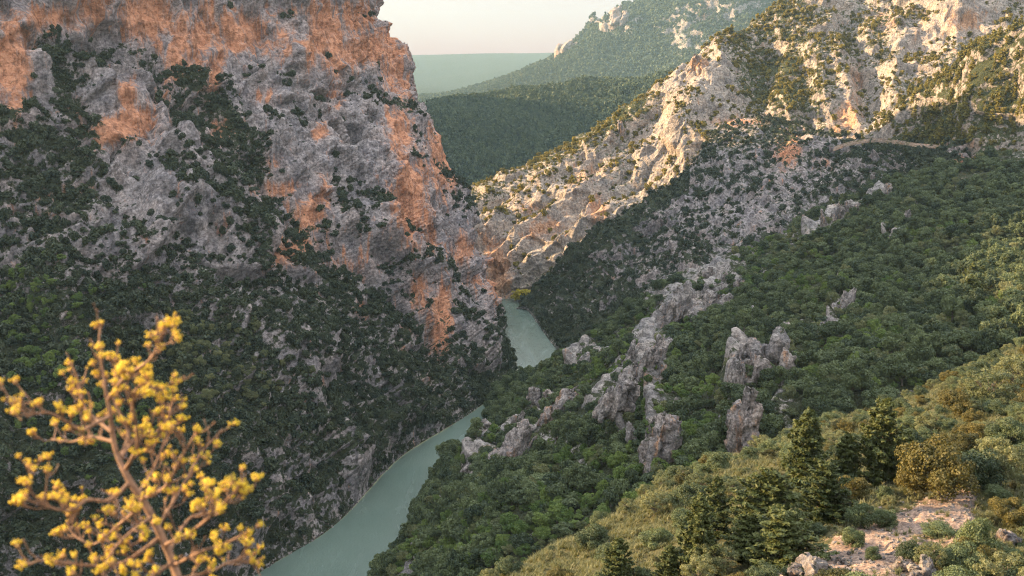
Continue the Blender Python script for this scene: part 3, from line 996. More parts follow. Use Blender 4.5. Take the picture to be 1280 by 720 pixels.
for i in range(4):
    b_, cl = crown_bag(100 + i, 11, 260, .27, rz=.8 + .15 * (i % 2), cz=.75)
    add_proto('evergreen_shrub', b_, trunk_bag(110 + i, cl, .6, .07, nl=3), LEAF['dark'], BARK)
for i in range(4):
    b_, cl = crown_bag(150 + i, 11, 260, .27, rz=.8 + .15 * (i % 2), cz=.75)
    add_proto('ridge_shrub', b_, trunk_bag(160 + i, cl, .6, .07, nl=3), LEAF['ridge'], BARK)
for i in range(5):
    b_, cl = crown_bag(200 + i, 20, 2600, .098, rz=.72 + .12 * i * .6, cz=.95 + .06 * i, spread=.72, crad=(.22, .42))
    add_proto('oak_tree', b_, trunk_bag(210 + i, cl, 1.0, .07, nl=9), LEAF['oak'], BARK)
for i in range(4):
    b_, cl = crown_bag(300 + i, 26, 2400, .085, rz=.75, cz=1.0, spread=.8, crad=(.18, .34))
    add_proto('leafing_tree', b_, trunk_bag(310 + i, cl, 1.1, .05, nl=12), LEAF['fresh'], BARK)
for i in range(3):
    b_, cl = crown_bag(350 + i, 30, 2600, .075, rz=.7, cz=1.0, spread=.82, crad=(.18, .34))
    add_proto('pale_tree', b_, trunk_bag(360 + i, cl, 1.1, .05, nl=14), LEAF['pale'], BARK)
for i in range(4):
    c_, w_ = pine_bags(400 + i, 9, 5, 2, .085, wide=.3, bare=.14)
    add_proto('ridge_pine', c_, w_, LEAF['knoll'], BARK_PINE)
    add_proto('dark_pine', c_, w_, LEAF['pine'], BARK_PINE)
for i in range(4):
    c_, w_ = pine_bags(450 + i, 26, 30, 6, .023, wide=.36 + .06 * (i % 2), bare=.06 + .04 * (i % 2))
    add_proto('near_pine', c_, w_, LEAF['pine'], BARK_PINE)
for i in range(4):
    b_, cl = crown_bag(500 + i, 44, 13000, .042, rz=.72, cz=.72, spread=.78, crad=(.16, .34))
    add_proto('near_bush', b_, trunk_bag(510 + i, cl, .7, .05, nl=16), LEAF['oak'], BARK)
for i in range(3):
    b_, cl = crown_bag(550 + i, 44, 11000, .042, rz=.8, cz=.85, spread=.8, crad=(.14, .3))
    add_proto('gold_bush', b_, trunk_bag(560 + i, cl, .8, .05, nl=18), LEAF['gold'], BARK)
for i in range(3):
    b_, cl = crown_bag(600 + i, 60, 7000, .036, rz=.62, cz=1.0, spread=.86, crad=(.1, .2), aspect=1.8)
    add_proto('pale_bush', b_, trunk_bag(610 + i, cl, 1.0, .035, nl=34), LEAF['pale'], BARK)
for i in range(4):
    b_, cl = crown_bag(700 + i, 7, 60, .5, rz=.95, cz=.9)
    add_proto('far_tree', b_, trunk_bag(710 + i, cl, .6, .07, nl=1), LEAF['farwood'], BARK)
for i in range(3):
    b_, cl = crown_bag(750 + i, 20, 900, .16, rz=.8, cz=1.0, spread=.75, crad=(.2, .36))
    add_proto('sunny_tree', b_, trunk_bag(760 + i, cl, 1.0, .05, nl=10), LEAF['sunny'], BARK)

# grass tufts
GR = []
for i in range(3):
    r = np.random.default_rng(800 + i)
    bag = Bag()
    for k in range(26):
        an, L = r.uniform(0, 6.28), r.uniform(.5, 1.0)
        base = np.array([r.normal() * .16, r.normal() * .16, -.05])
        d = np.array([math.cos(an), math.sin(an), 0])
        s_ = np.array([-d[1], d[0], 0]) * .035
        mid = base + d * L * .18 + np.array([0, 0, L * .55])
        tip = base + d * L * .5 + np.array([0, 0, L * .9])
        bag.add([base - s_, base + s_, mid + s_ * .8, mid - s_ * .8, tip + s_ * .15, tip - s_ * .15], [(0, 1, 2, 3), (3, 2, 4, 5)], float(r.random()))
    GR.append(bag.mesh('grass_tuft', (LEAF['grass'],)))

# ------------------------------------------------------------------ what of the terrain is in view
ZS = 4.0
ZW, ZH = int(1280 / ZS) + 100, int(720 / ZS) + 100       # with a 200 px margin all round
ZB = np.full(ZW * ZH, 1e9, np.float32)
for t in TER.values():
    ix, iy = ((t['px'] + 200) / ZS).astype(int), ((t['py'] + 200) / ZS).astype(int)
    k = (ix >= 0) & (ix < ZW) & (iy >= 0) & (iy < ZH) & (t['dep'] > 1)
    np.minimum.at(ZB, iy[k] * ZW + ix[k], t['dep'][k].astype(np.float32))
ZB = ZB.reshape(ZH, ZW)
Zf = ZB.copy()                                           # close pinholes
for dy in (-1, 0, 1):
    for dx in (-1, 0, 1):
        Zf = np.minimum(Zf, np.where(ZB > 1e8, np.roll(np.roll(ZB, dy, 0), dx, 1), ZB))
ZB = Zf


def hidden_by(px, py, dep):
    ix = np.clip(((px + 200) / ZS).astype(int), 0, ZW - 1)
    iy = np.clip(((py + 200) / ZS).astype(int), 0, ZH - 1)
    return dep - ZB[iy, ix]


def scatter(tname, n, weight, seed, margin=140, tol=25.0):
    """n points on a terrain, chosen by weight(t)*area"""
    t = TER[tname]
    r = np.random.default_rng(seed)
    ok = (t['px'] > -margin) & (t['px'] < 1280 + margin) & (t['py'] > -margin) & (t['py'] < 720 + margin) & (t['P'][:, 2] > WATER + 1.0)
    w_ = np.where(ok, t['area'] * weight(t), 0).astype(np.float64)
    hid = hidden_by(t['px'], t['py'] - 6, t['dep']) > tol
    w_[hid] = 0
    if w_.sum() <= 0: return np.zeros(0, int)
    c = np.cumsum(w_)
    return np.unique(np.searchsorted(c, r.random(n) * c[-1]))


def thin(P, rad):
    """drop points that stand in one another: greedy on a hash grid, bigger first"""
    order = np.argsort(-rad)
    cell = {}
    keep = np.zeros(len(P), bool)
    s = 3.0
    for i in order:
        x, y, z = P[i]
        cx, cy, cz = int(x // s), int(y // s), int(z // s)
        good = True
        for a in (-1, 0, 1):
            for b2 in (-1, 0, 1):
                for c2 in (-1, 0, 1):
                    for j in cell.get((cx + a, cy + b2, cz + c2), ()):
                        q = P[j]
                        if (x - q[0]) ** 2 + (y - q[1]) ** 2 + (z - q[2]) ** 2 < (.62 * (rad[i] + rad[j]) / 1.35) ** 2:
                            good = False; break
                    if not good: break
                if not good: break
            if not good: break
        if good:
            keep[i] = True
            cell.setdefault((cx, cy, cz), []).append(i)
    return keep


HIDECOL = bpy.data.collections.new('plant_stock')


def stock(kind, meshes):
    c = bpy.data.collections.new(kind)
    for i, me in enumerate(meshes):
        o = bpy.data.objects.new('%s_%02d' % (kind, i), me)
        c.objects.link(o)
    return c


def stuff(name, P, scl, rot, idx, meshes, label=None, cat=None):
    """one object that holds many small plants (geometry nodes instances of the stock meshes)"""
    me = bpy.data.meshes.new(name)
    me.vertices.add(len(P))
    me.vertices.foreach_set('co', np.asarray(P, np.float32).ravel())
    for nm, arr in (('scl', scl), ('rot', rot)):
        a = me.attributes.new(nm, 'FLOAT_VECTOR', 'POINT')
        a.data.foreach_set('vector', np.asarray(arr, np.float32).ravel())
    a = me.attributes.new('idx', 'INT', 'POINT')
    a.data.foreach_set('value', np.asarray(idx, np.int32))
    o = link(name, me)
    ng = bpy.data.node_groups.new(name, 'GeometryNodeTree')
    ng.interface.new_socket('Geometry', in_out='INPUT', socket_type='NodeSocketGeometry')
    ng.interface.new_socket('Geometry', in_out='OUTPUT', socket_type='NodeSocketGeometry')
    gi, go = ng.nodes.new('NodeGroupInput'), ng.nodes.new('NodeGroupOutput')
    ip = ng.nodes.new('GeometryNodeInstanceOnPoints')
    ci = ng.nodes.new('GeometryNodeCollectionInfo')
    ci.inputs['Collection'].default_value = stock(name + '_kinds', meshes)
    ci.inputs['Separate Children'].default_value = True
    ci.inputs['Reset Children'].default_value = True
    ip.inputs['Pick Instance'].default_value = True

    def named(nm, ty):
        x = ng.nodes.new('GeometryNodeInputNamedAttribute')
        x.data_type = ty
        x.inputs['Name'].default_value = nm
        return [s_ for s_ in x.outputs if s_.enabled][0]
    L = ng.links.new
    L(gi.outputs[0], ip.inputs['Points']); L(ci.outputs[0], ip.inputs['Instance'])
    L(named('idx', 'INT'), ip.inputs['Instance Index'])
    L(named('rot', 'FLOAT_VECTOR'), ip.inputs['Rotation'])
    L(named('scl', 'FLOAT_VECTOR'), ip.inputs['Scale'])
    L(ip.outputs[0], go.inputs[0])
    md = o.modifiers.new('plants', 'NODES')
    md.node_group = ng
    tag(o, label, cat, None, 'stuff')
    return o
# ------------------------------------------------------------------ rock outcrops that stand free of the slopes
def ground_at(tname, px, py):
    t = TER[tname]
    d = (t['px'] - px) ** 2 + (t['py'] - py) ** 2 + np.where(t['dep'] < 1, 1e9, 0)
    near = np.argpartition(d, 24)[:24]
    i = near[np.argmin(t['dep'][near])]
    return t['P'][i], t['dep'][i]


def rock_mesh(name, w, dpt, h, lean, seed, material, sub=5, ochre=0.0):
    r = np.random.default_rng(900 + seed)
    VV, FF, nv = [], [], 0
    nb = 1 if sub < 3 else (9 if sub > 5 else 6)
    for q in range(nb):
        # a block: the hull of a few points, upright, leaning with its neighbours
        if nb == 1:
            c, e = np.zeros(3), np.array([w, dpt, h]) * .5
        else:
            u = r.uniform(-1, 1)
            hh = h * (1 - .55 * abs(u) ** 1.4) * r.uniform(.6, 1.05)
            c = np.array([u * w * .36, r.uniform(-.3, .3) * dpt, hh * .5 - h * .2])
            e = np.array([w * r.uniform(.15, .27), dpt * r.uniform(.18, .3), hh * .5 + h * .1])
        pts = r.normal(size=(16, 3))
        pts /= np.max(np.abs(pts) ** 1.0, axis=1, keepdims=True) ** .8 * np.linalg.norm(pts, axis=1, keepdims=True) ** .2
        pts = c + pts * e * r.uniform(.8, 1.05, (16, 1))
        pts[:, 0] += lean * pts[:, 2]
        bm = bmesh.new()
        vs = [bm.verts.new(p_) for p_ in pts]
        hull = bmesh.ops.convex_hull(bm, input=vs)
        bmesh.ops.delete(bm, geom=[v for v in bm.verts if not v.link_faces], context='VERTS')
        for _ in range(1 if nb == 1 else 3):
            long_ = [ed for ed in bm.edges if ed.calc_length() > min(w, h) * .045]
            if long_: bmesh.ops.subdivide_edges(bm, edges=long_, cuts=1, use_grid_fill=True)
        bmesh.ops.triangulate(bm, faces=bm.faces[:])
        bm.normal_update()
        bm.verts.index_update()
        X = np.array([v.co[:] for v in bm.verts]); n = np.array([v.normal[:] for v in bm.verts])
        F_t = np.array([[v.index for v in f.verts] for f in bm.faces])
        bm.free()
        m = min(w, h)
        Y = X + np.array([seed * 91.7, seed * 37.1, seed * 13.3])
        d = .07 * m * facet(Y, (m * .3, m * .3, m * .4), 301) + .045 * m * facet(Y, m * .13, 302) + .02 * m * fbm(Y, m * .1, 3, 306)
        VV.append(np.concatenate([X + n * d[:, None], n], 1)); FF.append(F_t + nv); nv += len(X)
    X = np.concatenate(VV); Fc = np.concatenate(FF)
    n = X[:, 3:]; X = X[:, :3]
    Y = X + seed * 31.7
    m = min(w, h)
    me = new_mesh(name, X, Fc, (material,))
    attr(me, 'cover', np.clip(.25 + .35 * n[:, 2] + .3 * fbm(Y, m * .3, 2, 309), 0, 1) * .75)
    attr(me, 'ochre', np.clip(ochre * (.6 + fbm(Y, m * .5, 3, 308)), 0, 1))
    return me


M_OUT = rock_material('outcrop_limestone', (.40, .37, .35), (.12, .115, .11), (.46, .26, .15), GREEN, scale=2.2)
ROCKS = [   # terrain, px, base py, width, height, lean, ochre, label
    ('wooded_slope', 925, 562, 44, 82, .05, .25, 'tall pale grey rock pillar standing alone low among the dark oaks'),
    ('wooded_slope', 962, 466, 62, 62, .0, .2, 'broad cracked grey rock outcrop right above the tall rock pillar'),
    ('wooded_slope', 921, 478, 18, 52, .12, .1, 'slim upright rock fin on the left of the broad cracked outcrop'),
    ('wooded_slope', 824, 580, 46, 72, .1, .3, 'jagged grey rock tooth with a rusty stain in the middle of the wooded slope'),
    ('wooded_slope', 790, 556, 22, 36, -.1, .1, 'low grey rock just left of the jagged rusty stained tooth'),
    ('wooded_slope', 770, 542, 26, 26, 0, .1, 'small rounded grey boulder alone among bright green shrubs'),
    ('wooded_slope', 632, 588, 52, 80, .40, .2, 'long slanting grey rock slab above the bend of the river'),
    ('wooded_slope', 603, 548, 26, 26, .2, .1, 'short grey cliff at the water end of the wooded spur'),
    ('wooded_slope', 578, 604, 22, 34, .4, .2, 'small leaning rock at the river bank beside the dark waterside trees'),
    ('wooded_slope', 697, 522, 38, 46, .5, .3, 'brownish leaning rock face on the spur right of the slanting slab'),
    ('wooded_slope', 775, 506, 40, 58, .45, .1, 'long diagonal grey rock rib rising to the right in mid slope'),
    ('wooded_slope', 815, 462, 34, 50, .4, .1, 'upper end of the diagonal grey rock rib in mid slope'),
    ('wooded_slope', 742, 452, 34, 22, .6, 0, 'pale whitish boulder on the crest of the spur by the upper river'),
    ('wooded_slope', 848, 402, 52, 58, .2, .1, 'grey stepped rock crag on the crest of the wooded slope'),
    ('wooded_slope', 893, 396, 58, 46, .3, .1, 'wide light grey rock slab right of the stepped crag on the crest'),
    ('wooded_slope', 1043, 418, 30, 28, 0, .1, 'rounded pale boulder among trees right of the broad cracked outcrop'),
    ('wooded_slope', 1062, 392, 20, 36, .1, .1, 'narrow standing rock behind the rounded pale boulder'),
    ('wooded_slope', 1146, 352, 16, 16, 0, 0, 'small white rock alone in the upper right woods'),
    ('wooded_slope', 1176, 268, 18, 16, 0, .5, 'small rusty and white rock near the top of the right hand woods'),
    ('wooded_slope', 1120, 300, 20, 22, .2, .1, 'small grey crag below the dirt track in the upper woods'),
    ('wooded_slope', 985, 415, 24, 22, .1, .1, 'low grey crag peeping out just above the broad cracked outcrop'),
    ('ridge', 775, 166, 10, 28, 0, .5, 'slender rock pinnacle standing up on the sunlit ridge line'),
    ('ridge', 868, 90, 26, 26, .2, .6, 'pale sunlit rock knob on the shoulder of the ridge'),
    ('far_mountain', 707, 64, 20, 26, .25, .6, 'small horn of rock on the skyline of the far mountain'),
    ('far_mountain', 772, 24, 24, 24, .3, .6, 'blunt rock head at the top of the far mountain against the sky'),
    ('hillside', 1012, 716, 52, 22, 0, .2, 'wide flat grey boulder at the lower edge of the stony clearing'),
    ('hillside', 1158, 716, 34, 26, .1, .1, 'bluish grey boulder at the bottom right of the stony clearing'),
    ('hillside', 1128, 706, 30, 16, 0, .3, 'low pinkish boulder in the middle of the stony clearing'),
    ('hillside', 1058, 700, 18, 10, 0, .3, 'small loose boulder left of the middle of the stony clearing'),
    ('hillside', 1262, 676, 30, 14, 0, .2, 'grey boulder half hidden in bushes right of the stony clearing'),
]
CRAGS = []
for k, (tn, rx_, ry_, rw, rh, ln, oc, lab) in enumerate(ROCKS):
    G0, dep = ground_at(tn, rx_, ry_)
    s_ = dep / F_PX
    depth_ = max(rw, .6 * rh) * s_ * 1.1
    me = rock_mesh('rock_outcrop', rw * s_ * 1.12, depth_, rh * s_ * 1.12, ln, k + 1, M_OUT, 6 if rw > 29 else 5, oc)
    rw, rh = rw, rh
    o = link('boulder' if tn == 'hillside' else 'rock_outcrop', me, None, tuple(G0 + np.array([0, depth_ * .25, 0])))
    tag(o, lab, 'boulder' if tn == 'hillside' else 'rock', 'boulders in the stony clearing' if tn == 'hillside' else 'rock outcrops on the slopes')

# smaller upright crags stepping down the rock ribs of the wooded slope
rr_ = np.random.default_rng(66)
kk = 0
for pts, w_ in SPINES:
    for (x0, y0), (x1, y1) in zip(pts[:-1], pts[1:]):
        for _ in range(max(1, int(math.hypot(x1 - x0, y1 - y0) / 17))):
            u = rr_.random()
            x_, y_ = x0 + u * (x1 - x0) + rr_.normal() * w_ * .55, y0 + u * (y1 - y0) + rr_.normal() * w_ * .4
            if min(math.hypot(x_ - q[1], y_ - q[2] + 15) for q in ROCKS) < 16: continue
            G0, dep = ground_at('wooded_slope', x_, y_)
            s_ = dep / F_PX
            rw, rh = rr_.uniform(9, 22), rr_.uniform(12, 34)
            o = link('rock_outcrop', rock_mesh('rock_outcrop', rw * s_, rw * s_, rh * s_, rr_.uniform(-.1, .25), 200 + kk, M_OUT, 5, .15), None, tuple(G0))
            CRAGS.append((o, x_, y_, rw))
            kk += 1
print('PLANT crags', kk)
# ------------------------------------------------------------------ planting
LAND = [(925, 525, 'the tall rock pillar'), (960, 435, 'the broad cracked outcrop'), (824, 545, 'the rusty stained tooth'),
        (770, 530, 'the small round boulder'), (635, 548, 'the slanting rock slab'), (697, 500, 'the brownish leaning rock face'),
        (795, 460, 'the diagonal rock rib'), (742, 442, 'the pale crest boulder'), (870, 370, 'the stepped grey crag'),
        (1052, 395, 'the rounded pale boulder'), (1146, 346, 'the small white rock'), (1176, 260, 'the small rusty rock'),
        (545, 600, 'the waterside thicket'), (500, 690, 'the lower river bank'), (680, 620, 'the bright green scrub'), (1210, 420, 'the golden near trees'),
        (1260, 280, 'the photo edge'), (1000, 300, 'the grassy crest'), (760, 640, 'the dry grass'), (920, 600, 'the near pines'),
        (152, 158, 'the buttress hollow'), (300, 40, 'the orange upper cliff'), (515, 252, 'the tall orange scar'), (552, 402, 'the low orange streak'),
        (386, 268, 'the orange mid patches'), (281, 163, 'the small orange alcove'), (347, 238, 'the flat orange patch'), (20, 80, 'the orange edge cliff'),
        (60, 400, 'the brighter green gully'), (250, 500, 'the pale bare streak'), (430, 640, 'the left river bank'), (600, 440, 'the foot of the cliff'), (250, 640, 'the yellow flowering shrub'),
        (200, 330, 'the left mountain ledges'), (450, 480, 'the lower left mountain'), (100, 260, 'the left mountain screes'),
        (690, 230, 'the bare tilted beds'), (622, 320, 'the orange river cliff'), (775, 155, 'the rock pinnacle'), (880, 110, 'the pale sunlit cliff'),
        (985, 187, 'the orange rock face'), (760, 350, 'the shaded spur'), (1000, 80, 'the wooded upper gully'), (1120, 60, 'the pale upper buttress'), (900, 230, 'the top of the spur'), (1180, 190, 'the dirt track')]
LX = np.array([(a, b_) for a, b_, _ in LAND], float)


def where_words(px, py):
    d = np.hypot(LX[:, 0] - px, LX[:, 1] - py)
    i = int(np.argmin(d))
    dx, dy = px - LX[i, 0], py - LX[i, 1]
    if d[i] < 14: return 'right at ' + LAND[i][2]
    an = math.degrees(math.atan2(-dy, dx)) % 360
    dirs = ['to the right of', 'up and right of', 'above', 'up and left of', 'to the left of', 'down and left of', 'below', 'down and right of']
    k = dirs[int((an + 22.5) // 45) % 8]
    return ('close ' if d[i] < 38 else ('' if d[i] < 70 else 'well ')) + k + ' ' + LAND[i][2]


def put(kind, name, P, sc, rz, label, cat, group, parts, pi=None, tilt=0.0):
    """one plant as an object of its own, with crown and trunk as parts when it shows large enough"""
    pr = PROTO[kind][(pi if pi is not None else random.randrange(99)) % len(PROTO[kind])]
    rot = (random.gauss(0, tilt), random.gauss(0, tilt), rz)
    if parts:
        o = bpy.data.objects.new(name, None)
        COL.objects.link(o)
        for pn in ('trunk', 'crown'):
            link(pn, pr[pn], o)
    else:
        o = link(name, pr['one'])
    o.location = tuple(P); o.rotation_euler = rot; o.scale = sc
    tag(o, label, cat, group)
    return o


def clump(P, scale, seed):
    return fbm(P, scale, 3, seed)


def plan(tname, n, weight, rmin, rmax, seed, tol=25.0, thinning=True, power=2.0):
    t = TER[tname]
    ii = scatter(tname, n, weight, seed, tol=tol)
    r = np.random.default_rng(seed + 1)
    rad = rmin + (rmax - rmin) * r.random(len(ii)) ** power
    P = t['P'][ii]
    if thinning:
        k = thin(P, rad)
        ii, rad, P = ii[k], rad[k], P[k]
    return dict(i=ii, P=P, r=rad, px=t['px'][ii], py=t['py'][ii], dep=t['dep'][ii],
                hid=hidden_by(t['px'][ii], t['py'][ii] - rad * F_PX / t['dep'][ii], t['dep'][ii]) > 12)


def shrink(*pls):
    out = {k: np.concatenate([p[k] for p in pls]) for k in pls[0]}
    return out


def emit(pl, kind, name, stuffname, nmax, label_fn, cat, group, parts_px, zs=(.65, 1.5), sink=.1, stuff_label=None):
    """the largest in view become objects, the rest one stuff object"""
    n = len(pl['P'])
    r = np.random.default_rng(n + 5)
    sizepx = pl['r'] * 2 * F_PX / pl['dep']
    inview = (pl['px'] > 6) & (pl['px'] < 1274) & (pl['py'] > 8) & (pl['py'] < 712) & ~pl['hid']
    order = np.argsort(-np.where(inview, sizepx, -1))
    ind = set(order[:nmax].tolist()) if nmax else set()
    ind = {i for i in ind if inview[i]}
    sc = np.stack([pl['r'] * r.uniform(.85, 1.15, n), pl['r'] * r.uniform(.85, 1.15, n), pl['r'] * r.uniform(*zs, n)], 1)
    rz = r.uniform(0, 6.283, n)
    P = pl['P'] - np.array([0, 0, 1]) * (pl['r'] * sink)[:, None]
    np_ = len(PROTO[kind])
    pi = r.integers(0, np_, n)
    for i in ind:
        put(kind, name, P[i], sc[i], rz[i], label_fn(pl['px'][i], pl['py'][i], pl['r'][i]), cat, group, sizepx[i] * 1.0 > parts_px, pi[i])
    rest = np.array([i for i in range(n) if i not in ind], int)
    if len(rest) and stuffname:
        rot = np.zeros((len(rest), 3)); rot[:, 2] = rz[rest]
        stuff(stuffname, P[rest], sc[rest], rot, pi[rest], [p_['one'] for p_ in PROTO[kind]])
    print('PLANT', name, 'individual', len(ind), 'rest', len(rest))


def sz(r, lo, hi):
    return 'small' if r < lo else ('large' if r > hi else 'medium sized')


def ell(px, py, L):
    q = np.zeros(len(px), np.float32)
    for cx, cy, rx, ry in L:
        q = np.maximum(q, np.exp(-((px - cx) / rx) ** 2 - ((py - cy) / ry) ** 2))
    return q


FRESH = [(820, 600, 140, 34), (720, 640, 90, 30), (640, 670, 60, 30), (935, 318, 30, 12), (40, 380, 60, 40), (1090, 425, 60, 26), (850, 540, 60, 18),
         (800, 475, 30, 18), (60, 470, 50, 60), (130, 540, 60, 40), (980, 360, 50, 18), (560, 690, 60, 26), (500, 705, 30, 14)]
PALE = [(1130, 430, 140, 40), (1200, 300, 80, 60), (1050, 400, 80, 50), (250, 450, 60, 40), (300, 480, 50, 30), (1240, 380, 80, 40), (1000, 300, 60, 20), (1100, 470, 90, 22), (700, 590, 60, 20)]
GLADE = [(886, 344, 40, 9), (935, 318, 22, 6), (1290, 250, 20, 8)]

for o_, x_, y_, w_ in CRAGS:
    tag(o_, ('small' if w_ < 15 else 'larger') + ' upright grey crag ' + where_words(x_, y_), 'rock', 'rock outcrops on the slopes')

# --- scrub on the cliffs
def wA(t):
    v = t['veg'] + (t['flat'] - .45) * .75 + .7 * clump(t['P'], 34, 501) + .4 * clump(t['P'], 7, 502) - .6 * t['och']
    return sstep(.5, .85, v)

def wB3(t):
    v = t['veg'] + (t['flat'] - .45) * .8 + .6 * clump(t['P'], (34, 34, 16), 503) + .35 * clump(t['P'], 8, 504) - .5 * t['och']
    return sstep(.5, .85, v)

fA = lambda t: ell(t['px'], t['py'], FRESH)
pA = plan('mountain', 24000, wA, .6, 3.4, 511, power=3.2)
pS = plan('rocky_spur', 6000, wB3, .6, 3.4, 513, power=3)
pR = plan('ridge', 8000, wB3, .6, 3.6, 515, power=3)
pK = plan('pine_knoll', 500, wB3, 1.2, 3.0, 517)
emit(shrink(pA, pS), 'evergreen_shrub', 'evergreen_shrub', 'scrub', 300,
     lambda x, y, r: sz(r, 3.4, 3.8) + ' dark evergreen shrub ' + where_words(x, y), 'shrub', 'dark evergreen shrubs on the cliffs', 40)

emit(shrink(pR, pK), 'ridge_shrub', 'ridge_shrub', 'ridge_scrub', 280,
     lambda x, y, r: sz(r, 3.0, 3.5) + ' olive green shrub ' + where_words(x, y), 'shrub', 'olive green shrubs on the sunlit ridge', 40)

# --- woods on the right hand slope
def wB2(t):
    v = t['veg'] - .10 + .85 * clump(t['P'], 22, 521) + .3 * clump(t['P'], 7, 522)
    return sstep(.5, .8, v) * (1 - .97 * ell(t['px'], t['py'], GLADE)) * (1 - .8 * ell(t['px'], t['py'], FRESH)) * (1 - .5 * sstep(.05, .5, clump(t['P'], 42, 591))) * (1 - .5 * sstep(.05, .5, clump(t['P'], 42, 593))) * (1 - .55 * ell(t['px'], t['py'], PALE))

def wB2f(t):
    return (.08 + .45 * sstep(.05, .5, clump(t['P'], 42, 591)) + ell(t['px'], t['py'], FRESH)) * (1 - .97 * ell(t['px'], t['py'], GLADE)) * sstep(.3, .7, t['veg']) * (t['py'] > 285)

def wB2p(t):
    return (.08 + .40 * sstep(.05, .5, clump(t['P'], 42, 593)) + ell(t['px'], t['py'], PALE)) * (1 - .97 * ell(t['px'], t['py'], GLADE)) * sstep(.3, .7, t['veg'])

pO = plan('wooded_slope', 12000, wB2, .9, 4.2, 523, tol=30, power=1.25)
emit(pO, 'oak_tree', 'oak_tree', 'oak_wood', 300, lambda x, y, r: sz(r, 2.9, 3.5) + ' rounded dark green oak ' + where_words(x, y), 'tree', 'dark oaks on the shaded slope', 30)
pF = shrink(plan('wooded_slope', 3200, wB2f, .9, 3.0, 525, tol=30), plan('mountain', 260, lambda t: fA(t) * (t['px'] < 260), 1.6, 3.0, 526))
emit(pF, 'leafing_tree', 'leafing_tree', 'green_scrub', 260, lambda x, y, r: sz(r, 2.2, 2.7) + ' fresh green young tree ' + where_words(x, y), 'tree', 'fresh green trees on the slopes', 30)
pP = shrink(plan('wooded_slope', 2400, wB2p, .9, 3.3, 527, tol=30), plan('mountain', 160, lambda t: ell(t['px'], t['py'], PALE) * (t['px'] < 400), 1.6, 3.2, 528))
emit(pP, 'pale_tree', 'pale_tree', 'pale_scrub', 240, lambda x, y, r: sz(r, 2.2, 2.8) + ' thin pale olive tree ' + where_words(x, y), 'tree', 'pale thin trees on the slopes', 30)

# --- pines of the knoll and the ridge
def wC(t):
    return sstep(-.4, .3, t['veg'] - .45 + .5 * clump(t['P'], 30, 531)) * (t['py'] < 186)

pC = plan('pine_knoll', 260, wC, 1.9, 3.9, 533)
pR2 = plan('ridge', 60, lambda t: sstep(.3, .6, t['veg']) * (t['px'] > 880) * (t['py'] < 150), 2.0, 3.0, 535)
pW = plan('wooded_slope', 22, lambda t: ell(t['px'], t['py'], [(1260, 280, 40, 24), (1200, 370, 30, 30), (690, 470, 30, 10), (1080, 260, 60, 20)]), 2.6, 3.6, 537, tol=30)
allp = shrink(pC, pR2, pW)
for i in range(len(allp['P'])):
    R_ = allp['r'][i]
    H = R_ * 3.2
    vis = not allp['hid'][i]
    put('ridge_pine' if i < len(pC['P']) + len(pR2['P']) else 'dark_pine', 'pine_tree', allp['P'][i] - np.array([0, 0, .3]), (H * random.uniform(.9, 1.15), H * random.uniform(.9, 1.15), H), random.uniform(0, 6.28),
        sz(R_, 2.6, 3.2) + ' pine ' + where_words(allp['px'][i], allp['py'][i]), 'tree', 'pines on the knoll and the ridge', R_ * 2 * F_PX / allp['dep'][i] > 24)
print('PLANT pines', len(allp['P']))

# --- woods of the far hills: too many to count
pE = plan('wooded_hill', 9000, lambda t: np.ones(len(t['px'])), 3.2, 5.6, 541, thinning=False)
pD = plan('far_mountain', 11000, lambda t: sstep(.3, .75, t['veg'] + (t['flat'] - .6) * .6 + .5 * clump(t['P'], 130, 543)), 4.2, 8.5, 545, thinning=False)
for nm_, pl_, h_ in (('hill_wood', pE, 1.35), ('mountain_wood', pD, 1.1)):
    r = np.random.default_rng(9)
    n = len(pl_['P'])
    rot = np.zeros((n, 3)); rot[:, 2] = r.uniform(0, 6.28, n)
    sc = np.stack([pl_['r'], pl_['r'], pl_['r'] * h_ * r.uniform(.8, 1.3, n)], 1)
    stuff(nm_, pl_['P'] - np.array([0, 0, .5]), sc, rot, r.integers(0, 4, n), [p_['one'] for p_ in PROTO['far_tree']])

# --- the golden trees on the far river bank
for k, (x, y, hp) in enumerate(((646, 376, 17), (655, 377, 20), (663, 378, 16))):
    s0 = np.array(shore(x, y + 1)); s0[2] += .3
    s_ = hp / F_PX * s0[1] / 2.0
    put('sunny_tree', 'riverside_tree', s0, (s_ * 1.15, s_ * 1.15, s_), k * 2.1,
        ['leftmost small golden tree', 'tallest golden tree', 'rightmost small golden tree'][k] + ' on the bank where the river disappears', 'tree', 'golden trees by the upper river', False, k)

# --- near hillside, plant by plant
def near(kind, name, x, y, wpx, hpx, label, cat, group, pi=None, tilt=.03, hscale=None):
    G0, dep = ground_at('hillside', x, y)
    s_ = dep / F_PX
    if kind == 'near_pine': wpx, hpx = wpx * .92, hpx * 1.14
    base = {'near_pine': 1.0, 'near_bush': 1.45, 'gold_bush': 1.6, 'pale_bush': 1.75}[kind]
    bw = {'near_pine': .72, 'near_bush': 1.9, 'gold_bush': 1.9, 'pale_bush': 2.0}[kind]
    put(kind, name, G0 - np.array([0, 0, .25]), (wpx * s_ / bw, wpx * s_ / bw, hpx * s_ / base), random.uniform(0, 6.28), label, cat, group, True, pi, tilt)


